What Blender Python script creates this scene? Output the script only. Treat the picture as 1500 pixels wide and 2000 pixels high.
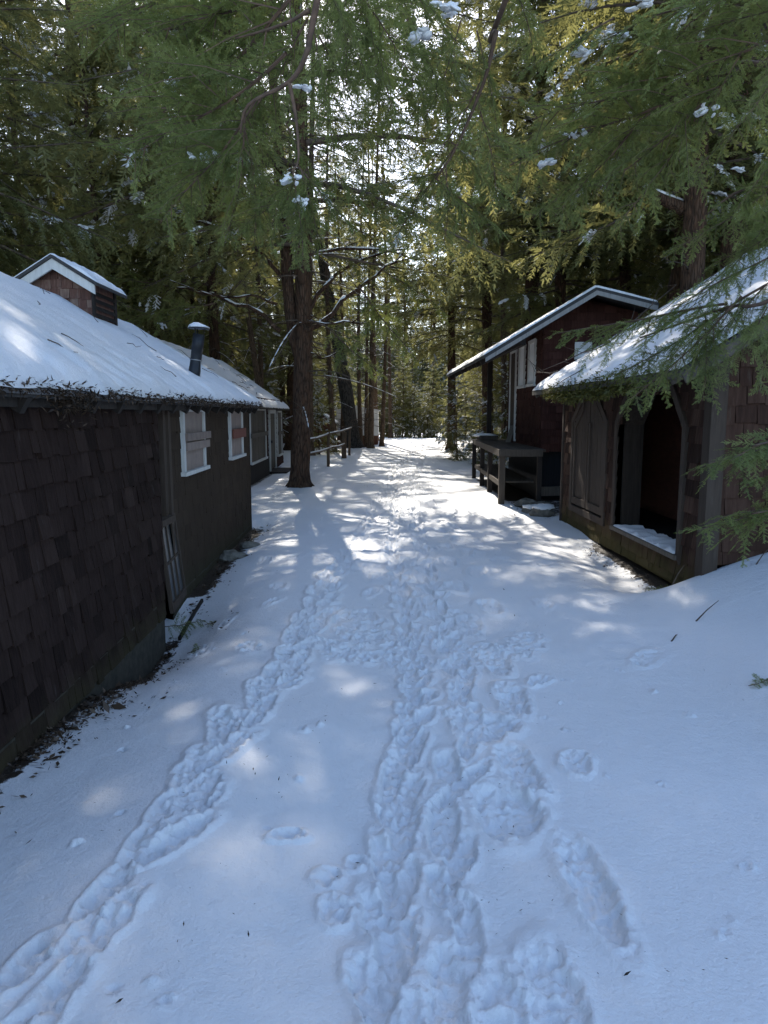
import bpy, math, random
import numpy as np
from mathutils import Vector, Matrix

for o in list(bpy.data.objects):
    bpy.data.objects.remove(o)
R_ = math.radians
scene = bpy.context.scene
COL = scene.collection

# ------------------------------------------------------------------ camera
cam_d = bpy.data.cameras.new('camera')
cam = bpy.data.objects.new('camera', cam_d)
COL.objects.link(cam)
cam.location = (0, 0, 1.55)
cam.rotation_euler = (R_(90 - 7.8), 0, 0)
cam_d.sensor_fit = 'VERTICAL'
cam_d.sensor_height = 36
cam_d.lens = 25.2
cam_d.clip_start = 0.05
cam_d.clip_end = 2000
scene.camera = cam

# ------------------------------------------------------------------ sky and sun
SUN_EL, SUN_AZ = 38.0, -9.0
world = bpy.data.worlds.new('World')
scene.world = world
world.use_nodes = True
wn = world.node_tree
sky = wn.nodes.new('ShaderNodeTexSky')
sky.sky_type = 'NISHITA'
sky.sun_disc = False
sky.sun_elevation = R_(SUN_EL)
sky.sun_rotation = R_(SUN_AZ)
sky.air_density = 1.0
sky.dust_density = 1.0
sky.ozone_density = 2.0
bg = wn.nodes['Background']
bg.inputs[1].default_value = 0.15
wn.links.new(sky.outputs[0], bg.inputs[0])
sd = bpy.data.lights.new('sun', 'SUN')
sd.energy = 3.0
sd.angle = R_(0.5)
sd.color = (1.0, 0.93, 0.82)
sun = bpy.data.objects.new('sun', sd)
COL.objects.link(sun)
sv = Vector((math.sin(R_(SUN_AZ)) * math.cos(R_(SUN_EL)), math.cos(R_(SUN_AZ)) * math.cos(R_(SUN_EL)), math.sin(R_(SUN_EL))))
sun.rotation_euler = sv.to_track_quat('Z', 'Y').to_euler()
sun.location = (0, 0, 40)
scene.view_settings.view_transform = 'Standard'
scene.view_settings.look = 'None'
scene.view_settings.gamma = 1
scene.view_settings.exposure = 1.58
scene.cycles.max_bounces = 8
scene.cycles.diffuse_bounces = 4
scene.cycles.transmission_bounces = 4
scene.cycles.sample_clamp_indirect = 6
scene.cycles.use_denoising = True
scene.cycles.denoising_prefilter = 'NONE'

# ------------------------------------------------------------------ tagging and mesh helpers
def tag(o, label=None, cat=None, group=None, kind=None):
    if label: o['label'] = label
    if cat: o['category'] = cat
    if group: o['group'] = group
    if kind: o['kind'] = kind
    return o

def empty(name, loc):
    o = bpy.data.objects.new(name, None)
    o.location = loc
    o.empty_display_size = 0.2
    COL.objects.link(o)
    WL[o] = Vector(loc)
    return o
WL = {}

def mesh_np(name, V, F, tint=None, mats=(), midx=None, smooth=False):
    V = np.asarray(V, np.float32).reshape(-1, 3)
    F = np.asarray(F, np.int32)
    me = bpy.data.meshes.new(name)
    me.vertices.add(len(V))
    me.vertices.foreach_set('co', V.ravel())
    n, k = F.shape
    me.loops.add(n * k)
    me.loops.foreach_set('vertex_index', F.ravel())
    me.polygons.add(n)
    me.polygons.foreach_set('loop_start', np.arange(0, n * k, k, dtype=np.int32))
    for m in mats: me.materials.append(m)
    if midx is not None: me.polygons.foreach_set('material_index', np.asarray(midx, np.int32))
    me.polygons.foreach_set('use_smooth', np.full(n, smooth, bool))
    if tint is not None:
        a = me.attributes.new('tint', 'FLOAT', 'FACE')
        a.data.foreach_set('value', np.asarray(tint, np.float32))
    me.update(calc_edges=True)
    return me

def link(name, me, parent=None, loc=None):
    o = bpy.data.objects.new(name, me)
    COL.objects.link(o)
    if parent is not None: o.parent = parent
    if loc is not None: o.location = loc
    return o

class MB:
    """collects boxes, polygons and tubes, then links them as one mesh"""
    def __init__(s):
        s.v = []; s.f = []; s.t = []; s.m = []
    def add(s, vs, fs, tint=0.5, m=0):
        b = len(s.v)
        s.v.extend([tuple(v) for v in vs])
        for f in fs:
            s.f.append([b + i for i in f]); s.t.append(tint); s.m.append(m)
        return s
    def box(s, c, hx, hy, hz, X=(1, 0, 0), Y=(0, 1, 0), Z=(0, 0, 1), tint=0.5, m=0):
        c = Vector(c); X = Vector(X) * hx; Y = Vector(Y) * hy; Z = Vector(Z) * hz
        vs = [c + a * X + b * Y + d * Z for d in (-1, 1) for b in (-1, 1) for a in (-1, 1)]
        return s.add(vs, [(0, 2, 3, 1), (4, 5, 7, 6), (0, 1, 5, 4), (2, 6, 7, 3), (0, 4, 6, 2), (1, 3, 7, 5)], tint, m)
    def beam(s, a, b, w, h, up=(0, 0, 1), tint=0.5, m=0):
        a = Vector(a); b = Vector(b); d = b - a; L = d.length; d.normalize()
        x = d.cross(Vector(up)).normalized(); z = x.cross(d)
        return s.box((a + b) / 2, w / 2, L / 2, h / 2, x, d, z, tint, m)
    def prism(s, poly, d, tint=0.5, m=0):
        """poly: list of 3-D points (planar), d: extrusion vector"""
        n = len(poly); d = Vector(d)
        vs = [Vector(p) for p in poly] + [Vector(p) + d for p in poly]
        fs = [tuple(range(n))[::-1], tuple(range(n, 2 * n))] + [(i, (i + 1) % n, n + (i + 1) % n, n + i) for i in range(n)]
        return s.add(vs, fs, tint, m)
    def tube(s, pts, rad, n=8, tint=0.5, m=0, cap=True):
        pts = [Vector(p) for p in pts]
        if not hasattr(rad, '__len__'): rad = [rad] * len(pts)
        vs = []
        ref = Vector((0.31, 0.95, 0.1))
        for i, p in enumerate(pts):
            d = (pts[min(i + 1, len(pts) - 1)] - pts[max(i - 1, 0)])
            if d.length < 1e-9: d = Vector((0, 0, 1))
            d.normalize()
            if abs(d.dot(ref)) > 0.97: ref = Vector((0.95, -0.2, 0.25))
            x = d.cross(ref).normalized(); y = d.cross(x)
            for j in range(n):
                a = 2 * math.pi * j / n
                vs.append(p + (x * math.cos(a) + y * math.sin(a)) * rad[i])
        fs = [(i * n + j, i * n + (j + 1) % n, (i + 1) * n + (j + 1) % n, (i + 1) * n + j) for i in range(len(pts) - 1) for j in range(n)]
        if cap: fs += [tuple(range(n))[::-1], tuple(range((len(pts) - 1) * n, len(pts) * n))]
        return s.add(vs, fs, tint, m)
    def mesh(s, name, mats, smooth=False, off=(0, 0, 0)):
        me = bpy.data.meshes.new(name)
        ox, oy, oz = off
        me.from_pydata([(x - ox, y - oy, z - oz) for x, y, z in s.v], [], s.f)
        if not isinstance(mats, (list, tuple)): mats = [mats]
        for q in mats: me.materials.append(q)
        me.polygons.foreach_set('material_index', s.m)
        me.polygons.foreach_set('use_smooth', [smooth] * len(s.f))
        a = me.attributes.new('tint', 'FLOAT', 'FACE')
        a.data.foreach_set('value', s.t)
        me.update()
        return me
    def build(s, name, mat, parent=None, smooth=False, loc=None):
        off = (0, 0, 0)
        if parent is not None: off = WL[parent]
        elif loc is not None: off = loc
        o = link(name, s.mesh(name, mat, smooth, off), parent, loc if parent is None else None)
        WL[o] = Vector(off)
        return o

# ------------------------------------------------------------------ materials
def new_mat(name):
    m = bpy.data.materials.new(name)
    m.use_nodes = True
    nt = m.node_tree
    p = nt.nodes['Principled BSDF']
    return m, nt, p

def nd(nt, typ, **kw):
    n = nt.nodes.new(typ)
    for k, v in kw.items():
        if hasattr(n, k): setattr(n, k, v)
        else: n.inputs[k].default_value = v
    return n

def ramp(nt, fac, stops):
    r = nt.nodes.new('ShaderNodeValToRGB')
    el = r.color_ramp.elements
    while len(el) < len(stops): el.new(0.5)
    for e, (p, c) in zip(el, stops):
        e.position = p; e.color = (*c, 1)
    nt.links.new(fac, r.inputs[0])
    return r.outputs[0]

def coords(nt, scale=(1, 1, 1), kind='Object'):
    t = nt.nodes.new('ShaderNodeTexCoord')
    mp = nt.nodes.new('ShaderNodeMapping')
    mp.inputs['Scale'].default_value = scale
    nt.links.new(t.outputs[kind], mp.inputs[0])
    return mp.outputs[0]

def noise(nt, vec, scale=5, detail=4, rough=0.6):
    n = nt.nodes.new('ShaderNodeTexNoise')
    n.inputs['Scale'].default_value = scale
    n.inputs['Detail'].default_value = detail
    n.inputs['Roughness'].default_value = rough
    if vec is not None: nt.links.new(vec, n.inputs['Vector'])
    return n.outputs[0]

def bump(nt, p, h, strength=0.5, dist=0.01, nrm=None):
    b = nt.nodes.new('ShaderNodeBump')
    b.inputs['Strength'].default_value = strength
    b.inputs['Distance'].default_value = dist
    nt.links.new(h, b.inputs['Height'])
    if nrm is not None: nt.links.new(nrm, b.inputs['Normal'])
    if p is not None: nt.links.new(b.outputs[0], p.inputs['Normal'])
    return b.outputs[0]

def attr(nt, name):
    a = nt.nodes.new('ShaderNodeAttribute')
    a.attribute_name = name
    return a.outputs['Fac']

def mixc(nt, fac, a, b, mode='MIX'):
    m = nt.nodes.new('ShaderNodeMix')
    m.data_type = 'RGBA'; m.blend_type = mode
    for sock, v in ((m.inputs[0], fac), (m.inputs[6], a), (m.inputs[7], b)):
        if isinstance(v, (int, float)): sock.default_value = v
        elif isinstance(v, (tuple, list)): sock.default_value = (*v, 1)
        else: nt.links.new(v, sock)
    return m.outputs[2]

def maths(nt, op, a, b=None):
    m = nt.nodes.new('ShaderNodeMath'); m.operation = op
    for s_, v in zip(m.inputs, (a, b)):
        if v is None: continue
        if isinstance(v, (int, float)): s_.default_value = v
        else: nt.links.new(v, s_)
    return m.outputs[0]

def wood_mat(name, dark, mid, light, grain=(9, 9, 1.2), moss=None, rough=0.85, worn=None, spec=0.2):
    """weathered wood: a tint per board, vertical grain, worn pale streaks, moss low down"""
    m, nt, p = new_mat(name)
    v = coords(nt, grain)
    g = noise(nt, v, 6, 6, 0.65)
    t = attr(nt, 'tint')
    g2 = ramp(nt, noise(nt, coords(nt, (grain[0] * .8, grain[1] * .8, grain[2] * .35)), 5, 3, 0.6), [(0.38, (0, 0, 0)), (0.6, (1, 1, 1))])
    f = maths(nt, 'ADD', maths(nt, 'MULTIPLY', t, 0.5), maths(nt, 'ADD', maths(nt, 'MULTIPLY', g, 0.36), maths(nt, 'MULTIPLY', g2, 0.16)))
    c = ramp(nt, f, [(0.15, dark), (0.5, mid), (0.88, light)])
    if worn:
        w = noise(nt, coords(nt, (3.1, 3.1, 0.5)), 5, 5, 0.7)
        wr = ramp(nt, w, [(0.6, (0, 0, 0)), (0.72, (1, 1, 1))])
        c = mixc(nt, maths(nt, 'MULTIPLY', wr, worn[1]), c, worn[0])
    if moss:
        sx = nt.nodes.new('ShaderNodeSeparateXYZ')
        geo = nt.nodes.new('ShaderNodeNewGeometry')
        nt.links.new(geo.outputs['Position'], sx.inputs[0])
        zz = maths(nt, 'MULTIPLY', maths(nt, 'SUBTRACT', moss[1], sx.outputs[2]), 2.2)
        mm = maths(nt, 'ADD', zz, maths(nt, 'SUBTRACT', noise(nt, coords(nt), 7, 5), 0.55))
        mr = ramp(nt, mm, [(0.0, (0, 0, 0)), (0.6, (1, 1, 1))])
        c = mixc(nt, maths(nt, 'MULTIPLY', mr, 0.75), c, moss[0])
    nt.links.new(c, p.inputs['Base Color'])
    p.inputs['Roughness'].default_value = rough
    p.inputs['Specular IOR Level'].default_value = spec
    bump(nt, p, g, 0.5, 0.006)
    return m

M = {}
M['shingle_black'] = wood_mat('shingle_black', (0.008, 0.005, 0.004), (0.026, 0.0155, 0.0125), (0.048, 0.031, 0.025), grain=(16, 16, 1.0), moss=((0.055, 0.046, 0.024), 0.2), worn=((0.10, 0.085, 0.075), 0.35), spec=0.08)
M['shingle_brown'] = wood_mat('shingle_brown', (0.032, 0.022, 0.015), (0.046, 0.032, 0.022), (0.062, 0.044, 0.031), moss=((0.055, 0.05, 0.03), 0.2), spec=0.08)
M['shingle_red'] = wood_mat('shingle_red', (0.020, 0.011, 0.008), (0.050, 0.026, 0.018), (0.10, 0.058, 0.041), moss=((0.07, 0.06, 0.02), 0.36), worn=((0.11, 0.085, 0.065), 0.35), spec=0.1)
M['shingle_maroon'] = wood_mat('shingle_maroon', (0.022, 0.009, 0.007), (0.045, 0.018, 0.013), (0.078, 0.034, 0.025), spec=0.1)
M['shingle_cupola'] = wood_mat('shingle_cupola', (0.05, 0.025, 0.02), (0.12, 0.06, 0.045), (0.24, 0.17, 0.13), worn=((0.28, 0.23, 0.19), 0.6))
M['trim_brown'] = wood_mat('trim_brown', (0.036, 0.026, 0.019), (0.062, 0.045, 0.034), (0.092, 0.068, 0.052), worn=((0.13, 0.11, 0.09), 0.35))
M['trim_white'] = wood_mat('trim_white', (0.40, 0.39, 0.365), (0.54, 0.53, 0.50), (0.68, 0.67, 0.64), worn=((0.18, 0.155, 0.12), 0.9))
M['plywood'] = wood_mat('plywood', (0.17, 0.13, 0.11), (0.25, 0.195, 0.165), (0.33, 0.26, 0.22), grain=(3, 3, 3), worn=((0.24, 0.2, 0.17), 0.4))
M['plywood_dark'] = wood_mat('plywood_dark', (0.13, 0.055, 0.036), (0.22, 0.09, 0.06), (0.3, 0.13, 0.09), grain=(2, 2, 14))
M['plywood_red'] = wood_mat('plywood_red', (0.12, 0.045, 0.035), (0.16, 0.06, 0.045), (0.2, 0.085, 0.065))
M['wood_grey'] = wood_mat('wood_grey', (0.06, 0.05, 0.04), (0.11, 0.094, 0.076), (0.18, 0.155, 0.13), grain=(7, 7, 1.5), moss=((0.06, 0.06, 0.03), 0.05))
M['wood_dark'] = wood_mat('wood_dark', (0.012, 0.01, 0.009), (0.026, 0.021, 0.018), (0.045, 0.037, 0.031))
M['deck_wood'] = wood_mat('deck_wood', (0.035, 0.028, 0.022), (0.065, 0.053, 0.042), (0.11, 0.092, 0.075), grain=(7, 7, 1.5))
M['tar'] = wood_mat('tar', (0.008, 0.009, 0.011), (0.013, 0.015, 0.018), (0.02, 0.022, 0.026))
M['roofing'] = wood_mat('roofing', (0.03, 0.03, 0.03), (0.055, 0.052, 0.05), (0.09, 0.085, 0.08), grain=(6, 6, 6))
M['fence_wood'] = wood_mat('fence_wood', (0.06, 0.042, 0.028), (0.11, 0.075, 0.05), (0.18, 0.125, 0.085))
M['red_brown'] = wood_mat('red_brown', (0.10, 0.045, 0.03), (0.15, 0.068, 0.045), (0.2, 0.095, 0.065), grain=(1, 1, 10))

def mat_bark(name, dark, light, red, scale=1.0):
    m, nt, p = new_mat(name)
    v = coords(nt, (1 * scale, 1 * scale, 0.16 * scale))
    w = nt.nodes.new('ShaderNodeTexVoronoi'); w.feature = 'DISTANCE_TO_EDGE'
    w.inputs['Scale'].default_value = 26
    dv = nt.nodes.new('ShaderNodeMix'); dv.data_type = 'VECTOR'; dv.inputs[0].default_value = 0.09
    nt.links.new(v, dv.inputs[4])
    nn = nt.nodes.new('ShaderNodeTexNoise'); nn.inputs['Scale'].default_value = 7; nt.links.new(v, nn.inputs[0])
    nt.links.new(nn.outputs['Color'], dv.inputs[5])
    nt.links.new(dv.outputs[1], w.inputs[0])
    h = ramp(nt, w.outputs[0], [(0.0, (0, 0, 0)), (0.22, (1, 1, 1))])
    n2 = noise(nt, coords(nt, (4, 4, 1.3)), 4, 6, 0.7)
    c = mixc(nt, h, dark, light)
    c = mixc(nt, maths(nt, 'MULTIPLY', ramp(nt, n2, [(0.42, (0, 0, 0)), (0.66, (1, 1, 1))]), 0.7), c, red)
    nt.links.new(c, p.inputs['Base Color'])
    p.inputs['Roughness'].default_value = 0.92
    p.inputs['Specular IOR Level'].default_value = 0.15
    hh = maths(nt, 'ADD', h, maths(nt, 'MULTIPLY', n2, 0.8))
    bump(nt, p, hh, 0.9, 0.02)
    return m
M['bark'] = mat_bark('bark', (0.025, 0.016, 0.011), (0.085, 0.055, 0.038), (0.12, 0.062, 0.036))
M['bark_grey'] = mat_bark('bark_grey', (0.018, 0.016, 0.015), (0.095, 0.088, 0.08), (0.05, 0.045, 0.042), 0.8)
M['bark_pale'] = mat_bark('bark_pale', (0.05, 0.035, 0.024), (0.14, 0.098, 0.068), (0.19, 0.125, 0.08))

def mat_twig():
    m, nt, p = new_mat('twig_bark')
    n = noise(nt, coords(nt), 9, 3)
    nt.links.new(ramp(nt, n, [(0.3, (0.045, 0.033, 0.025)), (0.7, (0.12, 0.085, 0.06))]), p.inputs['Base Color'])
    p.inputs['Roughness'].default_value = 0.9
    return m
M['twig'] = mat_twig()
def mat_twig_fg():
    m, nt, p = new_mat('young_bark')
    n = noise(nt, coords(nt), 14, 3)
    nt.links.new(ramp(nt, n, [(0.3, (0.055, 0.034, 0.022)), (0.7, (0.13, 0.08, 0.052))]), p.inputs['Base Color'])
    p.inputs['Roughness'].default_value = 0.8
    return m
M['twig_fg'] = mat_twig_fg()

def mat_leaf(name, dark, mid, light, trans, tf=0.42):
    m = bpy.data.materials.new(name); m.use_nodes = True
    nt = m.node_tree; nt.nodes.clear()
    out = nt.nodes.new('ShaderNodeOutputMaterial')
    t = attr(nt, 'tint')
    oi = nt.nodes.new('ShaderNodeObjectInfo')
    f = maths(nt, 'ADD', maths(nt, 'MULTIPLY', t, 0.85), maths(nt, 'MULTIPLY', oi.outputs['Random'], 0.15))
    c = ramp(nt, f, [(0.1, dark), (0.5, mid), (0.9, light)])
    d = nt.nodes.new('ShaderNodeBsdfDiffuse'); nt.links.new(c, d.inputs[0])
    tr = nt.nodes.new('ShaderNodeBsdfTranslucent')
    nt.links.new(mixc(nt, 0.55, c, trans), tr.inputs[0])
    mx = nt.nodes.new('ShaderNodeMixShader'); mx.inputs[0].default_value = tf
    nt.links.new(d.outputs[0], mx.inputs[1]); nt.links.new(tr.outputs[0], mx.inputs[2])
    g = nt.nodes.new('ShaderNodeBsdfGlossy'); g.inputs['Roughness'].default_value = 0.45
    g.inputs[0].default_value = (0.8, 0.85, 0.9, 1)
    m2 = nt.nodes.new('ShaderNodeMixShader'); m2.inputs[0].default_value = 0.018
    nt.links.new(mx.outputs[0], m2.inputs[1]); nt.links.new(g.outputs[0], m2.inputs[2])
    nt.links.new(m2.outputs[0], out.inputs[0])
    return m
M['needles'] = mat_leaf('needles', (0.062, 0.072, 0.030), (0.125, 0.138, 0.052), (0.21, 0.205, 0.080), (0.40, 0.37, 0.12), 0.5)
M['needles_fg'] = mat_leaf('needles_fg', (0.085, 0.112, 0.036), (0.16, 0.195, 0.060), (0.25, 0.28, 0.090), (0.32, 0.34, 0.08), 0.42)
M['moss'] = mat_leaf('moss', (0.05, 0.05, 0.012), (0.085, 0.085, 0.02), (0.14, 0.13, 0.035), (0.14, 0.13, 0.03), 0.25)
M['dry'] = mat_leaf('dry_litter', (0.025, 0.017, 0.011), (0.06, 0.04, 0.026), (0.13, 0.09, 0.06), (0.1, 0.07, 0.04), 0.15)

def mat_snow(name, ground=False):
    m, nt, p = new_mat(name)
    v = coords(nt)
    c = (0.72, 0.72, 0.722)
    if ground:
        bare = attr(nt, 'bare')
        n = noise(nt, v, 9, 6, 0.75)
        f = ramp(nt, maths(nt, 'ADD', bare, maths(nt, 'MULTIPLY', maths(nt, 'SUBTRACT', n, 0.5), 1.4)), [(0.48, (0, 0, 0)), (0.56, (1, 1, 1))])
        soil = ramp(nt, noise(nt, v, 30, 5, 0.7), [(0.3, (0.012, 0.009, 0.007)), (0.7, (0.05, 0.036, 0.025))])
        cc = mixc(nt, f, c, soil)
        # faint needle dust trodden into the path
        d = noise(nt, v, 170, 2, 0.5)
        dm = ramp(nt, d, [(0.70, (0, 0, 0)), (0.74, (1, 1, 1))])
        dz = noise(nt, v, 0.8, 3, 0.6)
        cc = mixc(nt, maths(nt, 'MULTIPLY', dm, maths(nt, 'MULTIPLY', ramp(nt, dz, [(0.4, (0, 0, 0)), (0.7, (1, 1, 1))]), 0.30)), cc, (0.25, 0.2, 0.15))
        nt.links.new(cc, p.inputs['Base Color'])
    else:
        p.inputs['Base Color'].default_value = (*c, 1)
    p.inputs['Roughness'].default_value = 0.62
    p.inputs['Specular IOR Level'].default_value = 0.25
    h1 = noise(nt, v, 55, 5, 0.7)
    h2 = noise(nt, v, 9, 4, 0.6)
    b1 = bump(nt, None, h2, 0.35, 0.03)
    bump(nt, p, h1, 0.7, 0.01, b1)
    return m
M['snow'] = mat_snow('snow')
M['snow_ground'] = mat_snow('snow_ground', True)

def simple(name, col, rough=0.6, metal=0.0, ns=6, var=0.35, spec=0.4):
    m, nt, p = new_mat(name)
    n = noise(nt, coords(nt), ns, 5, 0.65)
    lo = tuple(x * (1 - var) for x in col); hi = tuple(x * (1 + var) for x in col)
    nt.links.new(ramp(nt, n, [(0.3, lo), (0.7, hi)]), p.inputs['Base Color'])
    p.inputs['Roughness'].default_value = rough
    p.inputs['Metallic'].default_value = metal
    p.inputs['Specular IOR Level'].default_value = spec
    bump(nt, p, n, 0.3, 0.01)
    return m
M['concrete'] = simple('concrete', (0.050, 0.043, 0.03), 0.95, ns=14, var=0.5)
M['rock'] = simple('rock', (0.13, 0.12, 0.10), 0.9, ns=9, var=0.5)
M['iron'] = simple('black_iron', (0.02, 0.022, 0.026), 0.5, 0.3, ns=8)
M['metal_trim'] = simple('drip_edge', (0.28, 0.28, 0.29), 0.5, 0.6, ns=5)
M['glass'] = simple('dusty_glass', (0.035, 0.04, 0.043), 0.3, 0.0, ns=3, spec=0.7)
M['sheet'] = simple('white_sheet', (0.78, 0.78, 0.77), 0.6, ns=2, var=0.08)

# ------------------------------------------------------------------ smooth value noise in numpy
_rs = np.random.RandomState(5)
_G = _rs.rand(257, 257)
_G[256] = _G[0]; _G[:, 256] = _G[:, 0]
def vnoise(x, y):
    x = np.asarray(x, float) % 256; y = np.asarray(y, float) % 256
    xi = np.floor(x).astype(int) % 256; yi = np.floor(y).astype(int) % 256
    fx = x - np.floor(x); fy = y - np.floor(y)
    fx = fx * fx * (3 - 2 * fx); fy = fy * fy * (3 - 2 * fy)
    return (_G[xi, yi] * (1 - fx) + _G[xi + 1, yi] * fx) * (1 - fy) + (_G[xi, yi + 1] * (1 - fx) + _G[xi + 1, yi + 1] * fx) * fy
def fbm(x, y, o=4):
    s = 0; a = 0.5
    for i in range(o):
        s = s + a * (vnoise(x + 17.3 * i, y + 31.7 * i) - 0.5); x = x * 2.03; y = y * 2.03; a *= 0.5
    return s
def sstep(a, b, x):
    t = np.clip((np.asarray(x, float) - a) / (b - a), 0, 1)
    return t * t * (3 - 2 * t)

def path_x(y):
    return 0.062 * np.maximum(0, np.asarray(y, float) - 10)

def terrain(x, y):
    x = np.asarray(x, float); y = np.asarray(y, float)
    z = 0.16 * fbm(x * 0.22 + 3, y * 0.22 + 8, 3) * sstep(0.8, 4, np.abs(x - path_x(y)))
    z = z + 0.05 * fbm(x * 0.9, y * 0.9, 2)
    # bank on the near right, ending at the near corner of the arched shed
    z = z + 0.52 * sstep(1.7, 3.7, x) * (1 - sstep(5.75, 6.5, y))
    z = z + 0.10 * sstep(3.5, 8, x) * (1 - sstep(5.75, 6.5, y)) * 3
    # hollow along the foot of the near left wall
    z = z - 0.34 * np.exp(-((x + 1.72) / 0.42) ** 2) * np.exp(-((y - 5.15) / 1.0) ** 2)
    z = z - 0.10 * np.exp(-((x + 1.8) / 0.35) ** 2) * sstep(5, 7, y) * (1 - sstep(10.2, 11, y))
    z = z + 0.06 * np.exp(-((x + 0.75) / 0.5) ** 2) * (1 - sstep(6, 9, y))
    # hillside behind the houses on the right, gentle fall past the crest
    z = z + 0.26 * np.maximum(0, x - 3.6 - path_x(y) * 0.8) * sstep(17, 22, y)
    z = z - 0.10 * np.exp(-((x - 2.35) / 0.35) ** 2) * sstep(5.6, 6.4, y) * (1 - sstep(8.2, 9.5, y))
    z = z - 0.03 * np.maximum(0, y - 46)
    z = z + 0.03 * np.maximum(0, y - 120)
    return z

# ------------------------------------------------------------------ ground: one sheet of trodden snow
def grow(start, step, rate, end):
    out = []; x = start
    while x < end:
        step *= rate; x += step; out.append(x)
    return out
def make_ground():
    rs = np.random.RandomState(11)
    xm = np.arange(-1.4, 1.5, 0.0085)
    xs = np.concatenate([-np.array(grow(1.4, 0.0085, 1.045, 420))[::-1], xm, np.array(grow(xm[-1], 0.0085, 1.045, 420))])
    ym = np.arange(1.2, 4.6, 0.0085)
    ys = np.concatenate([-np.array(grow(-1.2, 0.0085, 1.12, 120))[::-1], ym, np.array(grow(ym[-1], 0.0085, 1.012, 500))])
    X, Y = np.meshgrid(xs, ys)
    Z = terrain(X, Y)
    D = np.zeros_like(Z); RIM = np.zeros_like(Z); IN = np.zeros_like(Z)
    def stamp(cx, cy, ang, L, W, dep, rim=0.018):
        pad = L + 0.25
        i0, i1 = np.searchsorted(ys, [cy - pad, cy + pad]); j0, j1 = np.searchsorted(xs, [cx - pad, cx + pad])
        if i1 - i0 < 2 or j1 - j0 < 2: return
        x = X[i0:i1, j0:j1] - cx; y = Y[i0:i1, j0:j1] - cy
        wx = x + 0.05 * fbm(x * 9 + cx * 7 + 40, y * 9 + cy * 5 + 40, 3); wy = y + 0.05 * fbm(x * 9 + cy * 3 + 80, y * 9 + cx * 11 + 30, 3)
        c, s = math.cos(ang), math.sin(ang)
        a = wx * s + wy * c; b = wx * c - wy * s
        wl = W * (1 - 0.18 * np.clip(-a / L, -1, 1))
        r = np.sqrt(np.abs(a / L) ** 2.4 + np.abs(b / wl) ** 2.4) ** (1 / 1.2)
        tilt = 1 - 0.35 * a / L
        d = -dep * (1 - sstep(0.72, 1.03, r)) * np.clip(tilt, 0.3, 1.5)
        D[i0:i1, j0:j1] = np.minimum(D[i0:i1, j0:j1], 0.42 * d)
        IN[i0:i1, j0:j1] = np.maximum(IN[i0:i1, j0:j1], 1 - sstep(0.8, 1.35, r))
        rr = rim * np.exp(-((r - 1.22) / 0.22) ** 2) * (0.2 + 1.8 * np.clip(fbm(x * 7 + cx, y * 7 + cy, 3) + 0.5, 0, 1))
        RIM[i0:i1, j0:j1] = np.maximum(RIM[i0:i1, j0:j1], 0.6 * rr)
    def trail(pts, step, spread, dep, L=(0.15, 0.24), W=(0.065, 0.095), until=99):
        side = 1
        for (x0, y0), (x1, y1) in zip(pts[:-1], pts[1:]):
            d = math.hypot(x1 - x0, y1 - y0); n = max(1, int(d / step))
            a = math.atan2(x1 - x0, y1 - y0)
            for i in range(n):
                t = (i + rs.rand() * 0.5) / n
                x = x0 + (x1 - x0) * t; y = y0 + (y1 - y0) * t
                side = -side
                stamp(x + side * spread * (0.5 + rs.rand() * 0.8), y, a + rs.randn() * 0.14 + side * 0.12, rs.uniform(*L), rs.uniform(*W), dep * rs.uniform(0.7, 1.25))
    left = [(-1.0, 1.3), (-0.94, 1.66), (-0.85, 2.02), (-0.79, 2.45), (-0.72, 3.18), (-0.58, 4.11), (-0.53, 5.16), (-0.5, 6.26), (-0.31, 8.57), (-0.09, 12.66), (0.3, 20), (1.2, 30), (2.4, 44)]
    cen = [(-0.03, 1.3), (-0.01, 1.66), (0.02, 2.11), (0.06, 2.73), (0.13, 3.34), (0.19, 3.94), (0.18, 4.79), (0.16, 5.58), (0.1, 8), (0.2, 12.6), (0.6, 20)]
    cr = [(0.19, 1.3), (0.2, 1.66), (0.23, 2.27), (0.29, 2.73), (0.4, 3.34), (0.44, 3.94), (0.43, 4.91), (0.42, 6.45), (0.45, 8.93), (0.52, 14.35), (1.1, 22), (2.3, 40)]
    rt = [(0.76, 5.03), (0.78, 6.66), (0.81, 9.33), (0.9, 14), (1.4, 22)]
    trail(left, 0.16, 0.06, 0.052, (.13, .24), (.04, .06))
    trail([(x + .02, y + .07) for x, y in left[:9]], 0.23, 0.05, 0.045, (.1, .16), (.04, .06))
    trail(cen, 0.15, 0.03, 0.078, (.13, .24), (.038, .06))
    trail(cr, 0.18, 0.035, 0.072, (.13, .24), (.04, .062))
    trail(rt, 0.45, 0.10, 0.045)
    for x, y, a, L, W, d in [(0.45, 1.66, 0.05, 0.24, 0.075, .06), (0.685, 2.17, -0.08, 0.27, 0.072, .075), (0.60, 2.95, -0.2, 0.2, 0.075, .05), (0.70, 3.72, 0.05, 0.22, 0.08, .05),
                             (0.71, 4.3, 0.0, 0.2, 0.08, .045), (0.48, 2.62, 0.1, 0.19, 0.125, .095), (0.50, 3.36, 0.4, 0.17, 0.13, .08), (0.3, 1.62, 0.0, 0.2, 0.075, .065), (0.86, 3.0, 0.2, .1, .06, .02),
                             (-0.355, 2.42, 1.2, 0.06, 0.03, .03), (0.9, 4.0, 0.6, 0.09, 0.05, .02), (-0.2, 2.2, 0, .05, .045, .014), (-0.15, 2.04, 0, .06, .05, .02), (-0.1, 2.3, 0, .04, .035, .012)]:
        stamp(x, y, a, L, W, d)
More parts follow.
